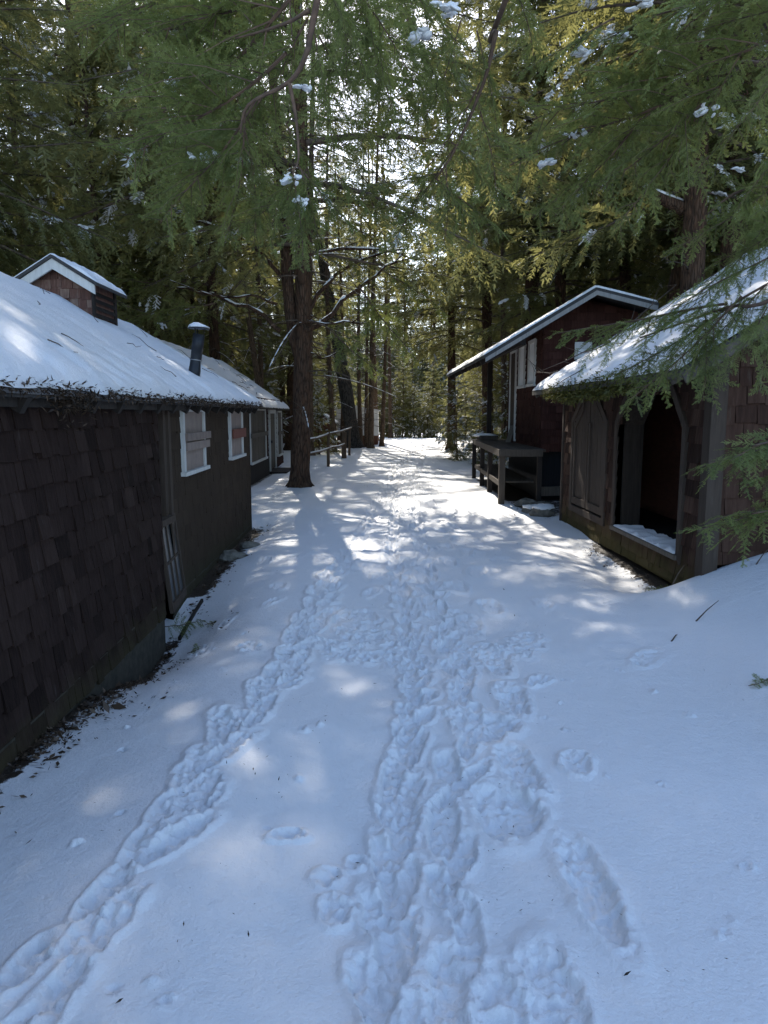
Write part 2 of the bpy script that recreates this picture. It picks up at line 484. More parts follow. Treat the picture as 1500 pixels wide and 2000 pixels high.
    for i in range(46):   # small pits from snow falling off the branches
        stamp(rs.uniform(-1.3, 1.6), rs.uniform(1.5, 5), rs.rand() * 3, rs.uniform(0.012, 0.03), rs.uniform(0.012, 0.026), rs.uniform(0.008, 0.018), 0.002)
    for i in range(330):  # older softened prints all over the walked strip
        y = 4.4 + 40 * rs.rand() ** 1.7
        x = path_x(y) + 0.15 + rs.randn() * (0.55 + 0.01 * y)
        stamp(x, y, rs.randn() * 0.35, rs.uniform(0.11, 0.18), rs.uniform(0.05, 0.085), rs.uniform(0.01, 0.03), 0.010)
    dy = np.gradient(ys)[:, None]; dx = np.gradient(xs)[None, :]; dd = np.maximum(dx, dy)
    q1 = np.clip(0.022 / dd, 0, 1); q2 = np.clip(0.012 / dd, 0, 1) ** 1.5
    crumble = (fbm(X * 15, Y * 8, 3) * 0.036 * q1 + np.abs(fbm(X * 24 + 9, Y * 12, 3)) * 0.05 * q1 + fbm(X * 44, Y * 44, 3) * 0.05 * q2) * np.clip(IN * 1.2, 0, 1)
    Z = Z + D + RIM + crumble + 0.012 * fbm(X * 3.3, Y * 3.3, 4)
    V = np.stack([X, Y, Z], -1).reshape(-1, 3)
    ny, nx = X.shape
    idx = np.arange(ny * nx).reshape(ny, nx)
    F = np.stack([idx[:-1, :-1], idx[:-1, 1:], idx[1:, 1:], idx[1:, :-1]], -1).reshape(-1, 4)
    me = mesh_np('snow_ground', V, F, mats=[M['snow_ground']], smooth=True)
    # soil left bare under the eaves, beside the walls and under the deck
    wx = -1.66 - 0.025 * Y
    b = 0.80 * (1 - sstep(0.0, 0.36, X - wx + 0.12 * fbm(Y * 2.1, X * 0 + 4, 3))) * sstep(-2, 0, Y) * (1 - sstep(5.5, 5.9, Y))
    b = np.maximum(b, 0.8 * (1 - sstep(0.05, 0.42, X - wx)) * sstep(6.2, 6.6, Y) * (1 - sstep(10.0, 10.6, Y)))
    b = np.maximum(b, 0.7 * (1 - sstep(0.02, 0.3, X + 2.58 + 0.025 * Y)) * sstep(14.5, 15.2, Y) * (1 - sstep(20, 23, Y)))
    fx = 2.72 - 0.011 * Y
    b = np.maximum(b, 0.85 * sstep(-0.2, -0.04, X - fx) * sstep(5.9, 6.5, Y) * (1 - sstep(8.3, 9.2, Y)))
    b = np.maximum(b, 0.62 * sstep(1.9, 2.4, X) * sstep(10.6, 11.2, Y) * (1 - sstep(12.6, 13.2, Y)) * (1 - sstep(3.2, 4, X)))
    b = np.maximum(b, 0.8 * sstep(2.05, 2.3, X) * sstep(12.6, 12.9, Y) * (1 - sstep(17, 17.6, Y)))
    b = np.maximum(b, 0.9 * sstep(2.62, 2.72, X) * sstep(5.9, 6.1, Y) * (1 - sstep(10.4, 10.8, Y)))
    a = me.attributes.new('bare', 'FLOAT', 'POINT')
    a.data.foreach_set('value', b.astype(np.float32).ravel())
    o = link('snow_ground', me)
    tag(o, 'white trodden snow covering the lane between the cabins', 'snow', kind='structure')
    return o
make_ground()

def gz(x, y):
    return float(terrain(x, y))

# ------------------------------------------------------------------ foliage: boughs of hemlock twigs
def frame_rot(d, n, a):
    """rotate d about n by a (vectorised, n perpendicular to d)"""
    return d * np.cos(a)[..., None] + np.cross(n, d) * np.sin(a)[..., None]
def unit(v):
    return v / np.maximum(np.linalg.norm(v, axis=-1, keepdims=True), 1e-9)

def diamonds(P, D, N, L, W, wide=0.42):
    S = unit(np.cross(D, N))
    m = P + D * (L * wide)[:, None]
    V = np.stack([P, m + S * (W / 2)[:, None], P + D * L[:, None], m - S * (W / 2)[:, None]], 1)
    return V.reshape(-1, 3)

def bough_data(seed, l, sp, tw, needles=None, droop=0.16, tlen=1.0, wmul=1.0):
    """a flat drooping bough along +X. needles=None: every twig one leaf-shaped face; else spacing between needles"""
    rs = np.random.RandomState(seed)
    P, D, N, L, W, T = [], [], [], [], [], []
    wood = MB()
    ph = rs.rand() * 6
    def spine(t):
        return np.stack([l * t, l * 0.05 * np.sin(3.2 * t + ph) - l * 0.05 * math.sin(ph), -droop * l * t ** 2 + 0.02 * l * np.sin(5 * t + ph)], -1)
    tt = np.linspace(0, 1, 9)
    sp_pts = spine(tt)
    wood.tube(sp_pts, list(0.012 * l * (1 - tt) * 0.55 + 0.0025), 5)
    n = int(2 * l / sp)
    for i in range(n):
        t = 0.10 + 0.90 * (i + rs.rand() * 0.6) / n
        side = 1 if i % 2 else -1
        b = spine(np.array([t]))[0]; tg = unit((spine(np.array([min(1, t + .02)])) - spine(np.array([t - .02])))[0])
        ls = (l * 0.40 * (1 - t) ** 0.75 + 0.11 * min(l, 1.5)) * rs.uniform(0.4, 1.25)
        if t < 0.3: ls *= 0.45 + 1.8 * t
        up = unit(np.array([0.1 * rs.randn(), 0.35 * rs.randn(), 1.0]))
        a = side * R_(rs.uniform(30, 78))
        d = tg * math.cos(a) + np.cross(up, tg) * math.sin(a)
        d = unit(d + np.array([0.08 * rs.randn(), 0.08 * rs.randn(), rs.uniform(-0.42, 0.14)]))
        nn = unit(np.cross(np.cross(d, up), d))
        m = max(4, int(2 * ls / tw))
        s = (np.arange(m) + rs.rand(m) * 0.7) / m
        cur = rs.uniform(0.15, 0.5)
        pts = b + d * (ls * s)[:, None] + np.array([0, 0, -1]) * (cur * ls * s ** 2)[:, None]
        tgs = unit(d + np.array([0, 0, -1]) * (2 * cur * s)[:, None])
        nns = unit(nn - tgs * (tgs @ nn)[:, None])
        sd = np.where(np.arange(m) % 2 == 0, 1.0, -1.0)
        an = sd * np.radians(rs.uniform(34, 58, m))
        dt = frame_rot(tgs, nns, an)
        dt = unit(dt + rs.randn(m, 3) * 0.12)
        lt = np.clip((0.40 * ls * (1 - s) ** 0.8 + 0.035) * rs.uniform(0.6, 1.2, m), 0.025, 0.17 * tlen) * tlen
        tint = np.clip(0.46 + 0.2 * rs.randn() + 0.12 * rs.randn(m) + 0.28 * (s - 0.5), 0, 1)
        if rs.rand() < 0.7:
            wood.tube([b, b + d * ls * 0.5 - np.array([0, 0, cur * ls * .25]), b + d * ls - np.array([0, 0, cur * ls])], [0.0035 * min(1.3, l), 0.0022, 0.001], 3, cap=False)
        # twigs along the axis itself continue it
        ax_s = (np.arange(max(2, int(ls / 0.09))) + .2) / max(2, int(ls / 0.09))
        axp = b + d * (ls * ax_s)[:, None] + np.array([0, 0, -1]) * (cur * ls * ax_s ** 2)[:, None]
        axd = unit(d + np.array([0, 0, -1]) * (2 * cur * ax_s)[:, None])
        P_ = np.concatenate([pts, axp]); D_ = np.concatenate([dt, axd])
        L_ = np.concatenate([lt, np.full(len(axp), 0.11)]); T_ = np.concatenate([tint, np.full(len(axp), tint.mean())])
        N_ = unit(nn + rs.randn(len(P_), 3) * 0.25)
        N_ = unit(N_ - D_ * (D_ * N_).sum(1, keepdims=True))
        if needles is None:
            P.append(P_); D.append(D_); N.append(N_); L.append(L_ * 1.1); W.append(np.clip(L_ * 0.33, 0.011, 0.027) * rs.uniform(0.7, 1.2, len(L_)) * wmul); T.append(T_)
        else:
            for sg in (-1, 1):
                k = np.maximum(3, (L_ / needles).astype(int))
                idx = np.repeat(np.arange(len(P_)), k)
                q = (np.concatenate([np.arange(c) for c in k]) + rs.rand(len(idx)) * 0.6) / k[idx]
                pp = P_[idx] + D_[idx] * (L_[idx] * q)[:, None]
                an2 = sg * np.radians(rs.uniform(48, 74, len(idx)))
                dd = frame_rot(D_[idx], N_[idx], an2)
                dd = unit(dd + rs.randn(len(idx), 3) * 0.14)
                P.append(pp); D.append(dd)
                nnn = unit(N_[idx] + rs.randn(len(idx), 3) * 0.3)
                N.append(nnn); L.append(rs.uniform(0.010, 0.017, len(idx)) * (1 - 0.35 * q)); W.append(np.full(len(idx), 0.0034) * wmul)
                T.append(np.clip(T_[idx] + 0.06 * rs.randn(len(idx)) + 0.1 * (q - .5), 0, 1))
    P, D, N, L, W, T = [np.concatenate(a) for a in (P, D, N, L, W, T)]
    V = diamonds(P, D, N, L, W)
    return V, T, wood, spine

# templates for crowns
TEMPL = []
for k, (l, sp, tw) in enumerate([(1.2, 0.09, 0.034), (1.2, 0.09, 0.034), (2.2, 0.11, 0.038), (2.2, 0.11, 0.038), (2.2, 0.105, 0.036), (3.3, 0.13, 0.042), (3.3, 0.13, 0.042)]):
    V, T, wood, spf = bough_data(100 + k, l, sp, tw, tlen=.72)
    TEMPL.append((l, V, T, spf(np.linspace(0, 1, 7))))

def snow_blob(rs, c, r, flat=0.5, nu=8, nv=5, ax=None):
    """an uneven lump of snow, optionally stretched along ax"""
    V = []; F = []
    o1, o2 = rs.rand() * 90, rs.rand() * 90
    ax = np.array([1.0, 0, 0]) if ax is None else np.asarray(ax, float)
    sd = unit(np.cross((0, 0, 1.0), ax)); n_ = np.linalg.norm(ax); a_ = ax / n_
    for j in range(nv + 1):
        ph = math.pi * j / nv
        for i in range(nu):
            th = 2 * math.pi * i / nu
            x, y, z = math.sin(ph) * math.cos(th), math.sin(ph) * math.sin(th), math.cos(ph)
            k = r * (1 + (1.5 if nu > 9 else 1.1) * float(fbm(x * 1.7 + o1 + z, y * 1.7 + o2 + .7 * z, 3)))
            p = a_ * (k * x * n_) + sd * (k * y) + np.array([0, 0, k * flat * z])
            V.append((c[0] + p[0], c[1] + p[1], c[2] + p[2]))
    for j in range(nv):
        for i in range(nu):
            F.append((j * nu + i, (j + 1) * nu + i, (j + 1) * nu + (i + 1) % nu, j * nu + (i + 1) % nu))
    return V, F

def snow_lens(rs, V, F, p, q, w):
    """snow lying along one twig: a small uneven pillow from p to q"""
    p = np.asarray(p, float); q = np.asarray(q, float)
    d = q - p; sd = np.cross(d, (0, 0, 1.0)); n_ = np.linalg.norm(sd)
    sd = np.array([1.0, 0, 0]) if n_ < 1e-6 else sd / n_
    b = len(V); up = np.array([0, 0, 1.0])
    h = w * rs.uniform(0.5, 1.1)
    m1, m2 = p + d * rs.uniform(.15, .35), p + d * rs.uniform(.6, .9)
    w2 = w * rs.uniform(.6, 1.1)
    V += [tuple(p), tuple(m1 + sd * w), tuple(m1 + up * h), tuple(m1 - sd * w), tuple(m2 + sd * w2), tuple(m2 + up * h * .8), tuple(m2 - sd * w2), tuple(q), tuple(m1 - up * .006), tuple(m2 - up * .006)]
    for f in ([0, 1, 2, 2], [0, 2, 3, 3], [1, 4, 5, 2], [2, 5, 6, 3], [4, 7, 5, 5], [5, 7, 6, 6], [0, 3, 8, 8], [0, 8, 1, 1], [3, 6, 9, 8], [8, 9, 4, 1], [6, 7, 9, 9], [9, 7, 4, 4]):
        F.append([b + i for i in f])

class Tree:
    """meshes of one kind of conifer: trunk, limbs, crown, snow"""
    def __init__(s, seed, H, h0, R, nb, r0, lean=0.0, bark='bark', snow=40, dead=14, top=0.9, fork=None, power=0.8, crown_side=None, low=None, dlen=1.9, dmax=None):
        rs = np.random.RandomState(seed)
        s.H = H
        tr = MB()
        ph = rs.rand() * 6
        def ax(z):
            return np.array([0.012 * H * math.sin(z / H * 4 + ph) - 0.012 * H * math.sin(ph) + lean * z, 0.010 * H * math.cos(z / H * 3.3 + ph) - 0.010 * H * math.cos(ph), z])
        s.ax = ax
        zs = [-0.4, 0, 0.06, 0.18, 0.4, 0.8] + list(np.arange(1.4, H, 0.7)) + [H]
        rad = [r0 * (1.32 if z <= 0.0 else (1 + 0.30 * math.exp(-z / 0.22)) * (1 - 0.93 * (max(z, 0) / H) ** 0.85)) * (1 + 0.05 * rs.randn()) for z in zs]
        tr.tube([ax(z) for z in zs], rad, 12)
        if fork:
            zf, dx, H2, rk = fork
            p0 = ax(zf - 0.5)
            pts = [p0]; rr = [r0 * rk]
            for t in (.04, .08, .13, .2, .3, .4, .5, .6, .7, .8, .9, 1):
                i = t * 11
                off = dx * min(1, (t * 9.0) ** 0.7)
                pts.append(np.array([p0[0] + off + 0.1 * math.sin(i), p0[1] + 0.15 * math.sin(i * .7), p0[2] + (H2 - zf) * t])); rr.append(r0 * rk * (1 - 0.9 * t))
            tr.tube(pts, rr, 10)
        for i in range(7):   # root flare
            a = 2 * math.pi * i / 7 + rs.rand() * 0.5
            L = r0 * rs.uniform(1.4, 1.9)
            tr.tube([(0.6 * r0 * math.cos(a), 0.6 * r0 * math.sin(a), 0.32 * rs.uniform(.7, 1.3)), (1.05 * r0 * math.cos(a), 1.05 * r0 * math.sin(a), 0.08), (L * math.cos(a), L * math.sin(a), -0.06)], [0.34 * r0, 0.27 * r0, 0.1 * r0], 6)
        s.trunk = tr.mesh('trunk', M[bark], True)
        limb = MB(); VV, TT = [], []; snV, snF = [], []
        def lump(c, r, fl=0.5):
            v, f = snow_blob(rs, c, r, fl); b = len(snV); snV.extend(v); snF.extend([[b + i for i in q] for q in f])
        def lens(p, q, w):
            snow_lens(rs, snV, snF, p, q, w)
        hs = h0 + (H * 0.985 - h0) * (np.arange(nb) + rs.rand(nb)) / nb
        hs = np.concatenate([hs, np.array(low if low else [])])
        for i, h in enumerate(hs):
            f = (h - h0) / (H - h0)
            l = R * (max(0, 1 - f) ** power) * rs.uniform(0.7, 1.15) + 0.35
            if f < 0.12: l *= 0.7 + 2.5 * max(f, 0)
            a = 2.39996 * i + rs.randn() * 0.35
            if crown_side is not None and rs.rand() < crown_side[1]:
                a = crown_side[0][rs.randint(len(crown_side[0]))] + rs.randn() * 0.36
            cand = [q for q in TEMPL if 0.6 < l / q[0] < 1.7] or [TEMPL[0] if l < 1 else TEMPL[-1]]
            tl, V, T, spn = cand[rs.randint(len(cand))]
            k = l / tl
            el = R_(rs.uniform(-18, 8) + 34 * f)
            X = np.array([math.cos(a) * math.cos(el), math.sin(a) * math.cos(el), math.sin(el)])
            Yv = np.array([-math.sin(a), math.cos(a), 0]) * (1 if rs.rand() < 0.5 else -1)
            roll = rs.randn() * 0.22
            Z = np.cross(X, Yv); Z = Z if Z[2] > 0 else -Z
            Yr = Yv * math.cos(roll) + Z * math.sin(roll); Zr = np.cross(X, Yr); Zr = Zr if Zr[2] > 0 else -Zr
            Mx = np.stack([X, Yr, Zr], 1) * k
            b = ax(h)
            VV.append(V @ Mx.T + b)
            TT.append(np.clip(T + 0.10 * rs.randn() + 0.10 * (f - 0.4), 0, 1))
            sp = spn @ Mx.T + b
            limb.tube(sp, list(np.linspace(0.011 * l + 0.008, 0.004, len(sp))), 5, cap=False)
            if rs.rand() < snow / nb:
                Wd = (V @ Mx.T + b).reshape(-1, 4, 3)
                for _ in range(rs.randint(1, 6)):
                    q = Wd[rs.randint(len(Wd))].mean(0); rad = rs.uniform(0.10, 0.28)
                    near = np.where(np.linalg.norm(Wd.mean(1) - q, axis=1) < rad)[0]
                    for j in near[:26]:
                        lens(Wd[j, 0], Wd[j, 2], rs.uniform(0.016, 0.04))
        for i in range(dead):  # bare dead branches below the crown
            h = rs.uniform(1.2, dmax or max(2.0, h0 + 1.5)) if not dmax or rs.rand() < .3 else rs.uniform(3.5, dmax); a = rs.rand() * 6.283; l = rs.uniform(0.4, dlen)
            b = ax(h); d = np.array([math.cos(a), math.sin(a), rs.uniform(-0.25, 0.3)])
            pts = [b + d * l * t + np.array([0.06 * math.sin(5 * t + i), 0.06 * math.cos(4 * t + i), -0.22 * l * t * t]) for t in (0, .25, .5, .75, 1)]
            limb.tube(pts, [0.018, 0.013, 0.009, 0.006, 0.002], 4, cap=False)
            for j in range(rs.randint(3, 9)):
                t = rs.uniform(0.3, 0.95); p = b + d * l * t - np.array([0, 0, .22 * l * t * t]); d2 = unit(d + rs.randn(3) * 0.6) * rs.uniform(0.15, 0.5)
                limb.tube([p, p + d2 * .5, p + d2 + np.array([0, 0, -.04])], [0.006, 0.004, 0.0015], 3, cap=False)
            if rs.rand() < 0.35:
                for t in np.arange(0.2, 0.9, 0.12):
                    lens(b + d * l * t - np.array([0, 0, .22 * l * t * t - .012]), b + d * l * (t + .13) - np.array([0, 0, .22 * l * (t + .13) ** 2 - .012]), .014)
        s.limbs = limb.mesh('branches', M['twig'], True)
        V = np.concatenate(VV); T = np.concatenate(TT)
        s.crown = mesh_np('crown', V, np.arange(len(V)).reshape(-1, 4), T, [M['needles']])
        s.snow = mesh_np('snow_load', snV, np.array(snF), None, [M['snow']], smooth=True) if snV else None
        s.nf = len(T)

def plant(t, x, y, rz, sc, name, label, cat, group=None, snow=True, tilt=None, z=None):
    root = empty(name, (x, y, (gz(x, y) if z is None else z) - 0.03))
    tag(root, label, cat, group)
    root.rotation_euler = ((tilt[0], tilt[1], rz) if tilt else (0, 0, rz))
    root.scale = (sc, sc, sc)
    link('trunk', t.trunk, root); link('branches', t.limbs, root); link('crown', t.crown, root)
    if snow and t.snow: link('snow_load', t.snow, root)['kind'] = 'stuff'
    return root

T_A = Tree(1, 21, 4.0, 3.5, 104, 0.21, snow=40, dead=16)
T_B = Tree(2, 18, 2.6, 3.1, 100, 0.17, snow=40, dead=10)
T_C = Tree(3, 23, 10.5, 2.1, 26, 0.15, snow=24, dead=34, bark='bark_pale')
T_SHADE = Tree(8, 26, 17.5, 3.8, 92, 0.17, snow=10, dead=30, bark='bark_pale')  # crown above the view, added and thickened to shade the near snow
T_D = Tree(4, 5.2, 0.25, 1.7, 46, 0.055, snow=46, dead=0)
T_E = Tree(5, 24, 5.0, 4.2, 110, 0.27, snow=40, dead=14)
T_F = Tree(6, 13, 1.0, 2.8, 100, 0.13, snow=30, dead=6, bark='bark_pale')
T_S = Tree(7, 1.7, 0.1, 0.85, 22, 0.02, snow=22, dead=0)

# the forked tree by the lane, and the leaning grey one by the fence
T_FORK = Tree(21, 20, 4.7, 5.6, 74, 0.215, snow=60, dead=110, dlen=3.0, dmax=10.5, fork=(3.1, -0.40, 17, 0.66), crown_side=((0.0, 0.1, 3.1, 3.2, 3.3), 0.95))
ft = plant(T_FORK, -1.82, 15.38, 0, 1.0, 'hemlock_tree', 'forked reddish brown tree trunk standing at the left edge of the snowy lane', 'tree')
for pts, r_ in [([(.06, -.12, 3.25), (.6, -.2, 3.5), (1.1, -.25, 3.98), (1.65, -.3, 4.35), (2.2, -.3, 4.8)], .06), ([(.1, 0, 3.5), (.42, .1, 4.05), (.8, .1, 4.45), (1.6, .2, 4.85), (2.3, .2, 5.0)], .055),
                 ([(.1, 0, 4.75), (.55, -.1, 4.86), (1.7, -.2, 4.9), (2.7, -.2, 4.7)], .045), ([(-.1, -.2, 3.42), (.4, -.3, 3.45), (1.0, -.35, 3.46), (1.5, -.4, 3.42)], .03),
                 ([(-.35, 0, 3.3), (-.8, .1, 3.7), (-1.5, .1, 3.95), (-2.3, .2, 4.2), (-3.2, .2, 4.25)], .05), ([(-.4, 0, 3.85), (-.9, -.2, 4.0), (-1.7, -.2, 4.0), (-2.6, -.3, 4.3)], .03), ([(-.3, 0, 4.4), (-.9, -.2, 5.0), (-1.8, -.3, 5.4), (-3.0, -.3, 5.5)], .045), ([(.1, .1, 3.0), (.5, .2, 2.75), (1.0, .2, 2.9)], .022)]:
    b = MB(); n_ = len(pts); q = [Vector(p) for p in pts]
    q2 = [q[0]]; 
    for i in range(n_ - 1): q2 += [q[i].lerp(q[i + 1], .35) + Vector((0, .03 * math.sin(7 * i + r_ * 90), .05 * math.sin(5 * i + r_ * 200))), q[i].lerp(q[i + 1], .7) + Vector((0, .03 * math.cos(9 * i), .05 * math.sin(8 * i + r_ * 300))), q[i + 1]]
    b.tube(q2, [r_ * (1 - .75 * i / (len(q2) - 1)) for i in range(len(q2))], 8)
    rs = np.random.RandomState(int(r_ * 1000) + n_)
    for i in range(9):
        k = rs.randint(2, len(q2)); d = Vector(rs.randn(3)) * .25; d.z *= .6
        b.tube([q2[k], q2[k] + d * .8 + Vector((0, 0, .05)), q2[k] + d * 2], [.012, .008, .003], 4)
    o = link('limb', b.mesh('limb', M['bark'], True), ft)
    b = MB(); q3 = []; r3 = []
    for i in range(1, len(q2) - 1):
        for f_ in (0, .25, .5, .75):
            k_ = 1 - .7 * (i + f_) / len(q2); q3.append(q2[i].lerp(q2[i + 1], f_) + Vector((0, 0, r_ * .75 * k_))); r3.append(max(.002, r_ * .75 * k_ * (vnoise(i * 1.7 + f_ * 2.3 + r_ * 60, 2.0) * 1.7 - .25)))
    b.tube(q3, r3, 7)
    link('limb_snow', b.mesh('limb_snow', M['snow'], True), o)
T_LEAN = Tree(22, 22, 8.5, 2.8, 30, 0.36, lean=-0.145, bark='bark_grey', snow=20, dead=10)
plant(T_LEAN, -1.38, 33.4, 0, 1.0, 'leaning_tree', 'thick dark grey trunk leaning left beside the rail fence', 'tree')

# trunks placed where the photograph shows them
RS = random.Random(4)
GL = 'hemlocks in the forest behind the left cabins'
GR = 'hemlocks in the forest behind the right houses'
GS = 'slender trunks beside the white shed'
GF = 'hemlocks at the far end of the snowy lane'
LBL = {GS: 'slender trunk standing in front of the white shed beside the lane', GL: 'tall hemlock in the shady forest behind the two snow roofed left cabins', GR: 'tall hemlock on the rising ground behind the red shingled houses', GF: 'tall sunlit hemlock closing the far end of the snowy lane'}
taken = []
def forest(t, x, y, sc, g, rz=None, tilt=None):
    taken.append((x, y))
    nm = 'hemlock_tree'
    plant(t, x, y, RS.uniform(0, 6.28) if rz is None else rz, sc, nm, LBL[g], 'tree', g, tilt=tilt)
for t, x, y, sc, g in [(T_A, -5.54, 24, 1.0, GL), (T_C, -5.68, 28, 0.9, GL), (T_C, -4.45, 26, 0.8, GL), (T_SHADE, -2.84, 27.5, 1.0, GL),
                       (T_C, -2.09, 30, 0.8, GF), (T_C, -2.04, 35, 0.75, GF), (T_C, -1.12, 35, 0.8, GS), (T_C, -0.83, 34.1, 0.7, GS), (T_C, -0.60, 33.0, .95, GS), (T_C, -0.45, 41.5, 1.0, GF), (T_C, -0.12, 34.8, 0.75, GS), (T_C, 0.4, 47, 0.9, GF),
                       (T_A, 2.9, 31, 1.0, GF), (T_C, 4.4, 26, 0.9, GR), (T_E, 4.22, 22, 1.0, GR),
                       (T_E, 4.1, 28.6, .95, GR), (T_A, 5.0, 35, 1.0, GR), (T_F, 1.3, 50.5, .5, GF), (T_F, -0.7, 49, .45, GF), (T_F, 3.4, 51, .5, GF), (T_F, 5.4, 47.5, .5, GF), (T_B, 7.6, 44, 1.0, GF), (T_A, 4.9, 20.3, 1.0, GR), (T_B, -3.4, 45.5, 1.0, GF), (T_F, 2.3, 62, .65, GF), (T_F, 0.2, 63, .6, GF), (T_F, 4.6, 62.5, .6, GF), (T_F, -2.6, 52, .5, GF), (T_B, 9.4, 50, 1.1, GF), (T_A, 2.4, 76, 1.2, GF), (T_E, 5.0, 78, 1.1, GF), (T_A, -1.5, 77, 1.2, GF), (T_B, 9.0, 76, 1.3, GF), (T_A, 13.0, 77, 1.2, GF), (T_E, -5.0, 78, 1.2, GF)]:
    forest(t, x, y, sc, g)
plant(T_C, -3.82, 24, 1.0, 0.8, 'hemlock_tree', 'slim trunk tilted to the left behind the far end of the second cabin roof', 'tree', tilt=(0, -0.13, 0)); taken.append((-3.82, 24))
T_R = Tree(31, 21, 5.0, 3.6, 78, 0.235, snow=40, dead=4)
rt = plant(T_R, 5.05, 12.2, 0.4, 1.0, 'hemlock_tree', 'reddish trunk with a snow topped broken limb above the arched shed roof', 'tree'); taken.append((5.05, 12.2))
lb = MB(); rz = Matrix.Rotation(-.4, 3, 'Z')
lp = [rz @ Vector(q) for q in ((0.02, 0, 4.92), (-.25, -.08, 4.86), (-.6, -.16, 4.98), (-.92, -.2, 5.12))]
lb.tube(lp, [.13, .11, .085, .07], 9); link('broken_limb', lb.mesh('broken_limb', M['bark'], True), rt)
lb = MB(); lb.tube([q + Vector((0, 0, r_)) for q, r_ in zip(lp[1:], (.10, .075, .06))], [.05, .05, .035], 8); link('limb_snow', lb.mesh('limb_snow', M['snow'], True), rt)
T_R2 = Tree(32, 22, 5.4, 3.8, 78, 0.27, snow=44, dead=8)
plant(T_R2, 6.25, 13.0, 1.4, 1.0, 'hemlock_tree', 'thick furrowed trunk half hidden by green boughs, rightmost above the arched shed', 'tree'); taken.append((6.25, 13))
forest(T_E, 6.4, 16.4, 1.0, GR)
forest(T_A, 6.9, 20.5, 1.0, GR)

# the rest of the forest, scattered clear of the lane and the buildings
def blocked(x, y):
    if abs(x - path_x(y)) < 2.7 + 0.02 * y and y < 52: return True
    if -7.6 < x < -0.8 and -4 < y < 11: return True
    if -8.3 < x < -2 and 14 < y < 23.5: return True
    if 1.2 < x < 8.6 and 3.5 < y < 11.6: return True
    if 1.2 < x < 5.6 and 11 < y < 19.5: return True
    if -4.4 < x < 0.4 and 22.5 < y < 41 and abs(x + 2) < 1.6: return True
    if math.hypot(x, y) < 4.5: return True
    return False
def scatter(n, x0, x1, y0, y1, kinds, g, dmin=2.1, s=(0.8, 1.15)):
    c = 0; tries = 0
    while c < n and tries < 4000:
        tries += 1
        x = RS.uniform(x0, x1); y = RS.uniform(y0, y1)
        if blocked(x, y) or min((math.hypot(x - a, y - b) for a, b in taken), default=9) < dmin: continue
        forest(RS.choice(kinds), x, y, RS.uniform(*s), g); c += 1
scatter(24, -18, -6.9, 3, 20, [T_A, T_B, T_B, T_F], GL, 1.7)
scatter(12, -14, -3.5, 22.5, 34, [T_A, T_B, T_C, T_E], GL)
scatter(18, -24, -5, 32, 50, [T_A, T_B, T_F, T_B], GL)
scatter(18, 5.4, 18, 11.5, 28, [T_A, T_B, T_E, T_F], GR, 1.8)
scatter(16, 4.5, 22, 24, 46, [T_A, T_B, T_F, T_E], GR)
scatter(22, -2.5, 11, 61, 73, [T_F], GF, 1.5, (.6, .85))
scatter(10, -16, -4, 50, 60, [T_F], GF, 2.4, (.4, .6))
scatter(8, 10, 22, 50, 60, [T_F], GF, 2.4, (.4, .6))
scatter(16, -22, 28, 62, 72, [T_F], GF, 2.6, (.4, .65))
scatter(36, -26, 34, 75, 90, [T_B, T_A], GF, 1.8, (1.1, 1.5))
scatter(26, -34, 40, 84, 112, [T_A, T_B, T_F], GF, 3)

GU = 'young hemlocks on the forest floor'
def young(x, y, sc, label, group=None, t=None):
    taken.append((x, y))
    plant(t or T_D, x, y, RS.uniform(0, 6.28), sc, 'young_hemlock', label, 'young tree', group)
young(2.5, 24.5, 0.56, 'bushy snowy young hemlock at the right edge of the lane beyond the deck')
young(2.95, 22.2, 0.40, 'small dark hemlock bush in front of the taller snowy one beside the far deck end')
young(3.7, 22.4, 0.62, 'snow dusted young hemlock behind the tall black porch post')
young(-2.55, 28.3, 0.55, 'small snowy hemlock growing behind the rail fence')
for x, y, sc in [(-3.6, 36, .8), (-3.0, 44, 1.0), (0.5, 49.5, .8), (2.1, 50, .7), (3.0, 49.2, .6), (4.4, 49.4, .7), (5.0, 44, 1.0), (5.2, 36, 1.0), (6.2, 31, 1.0), (-5.5, 31, 1.1), (-8, 34, 1.1), (2.6, 53, .7), (5.0, 52, .8), (-1.2, 50.5, .7), (6.4, 48.5, .8), (7.5, 40, 1.2), (5.6, 29, .9)]:
    young(x, y, sc, 'young hemlock on the sunlit forest floor at the end of the lane', GU)

# ------------------------------------------------------------------ building helpers
def wallP(x0, k, sg):
    """mapping for a wall beside the lane: u runs along +Y, off points at the lane, v is height"""
    return lambda u, off, v: Vector((x0 + k * u + sg * off, u, v))
def crossP(y, sg=-1):
    """mapping for a wall across the lane direction: u runs along +X, off points to the camera"""
    return lambda u, off, v: Vector((u, y + sg * off, v))

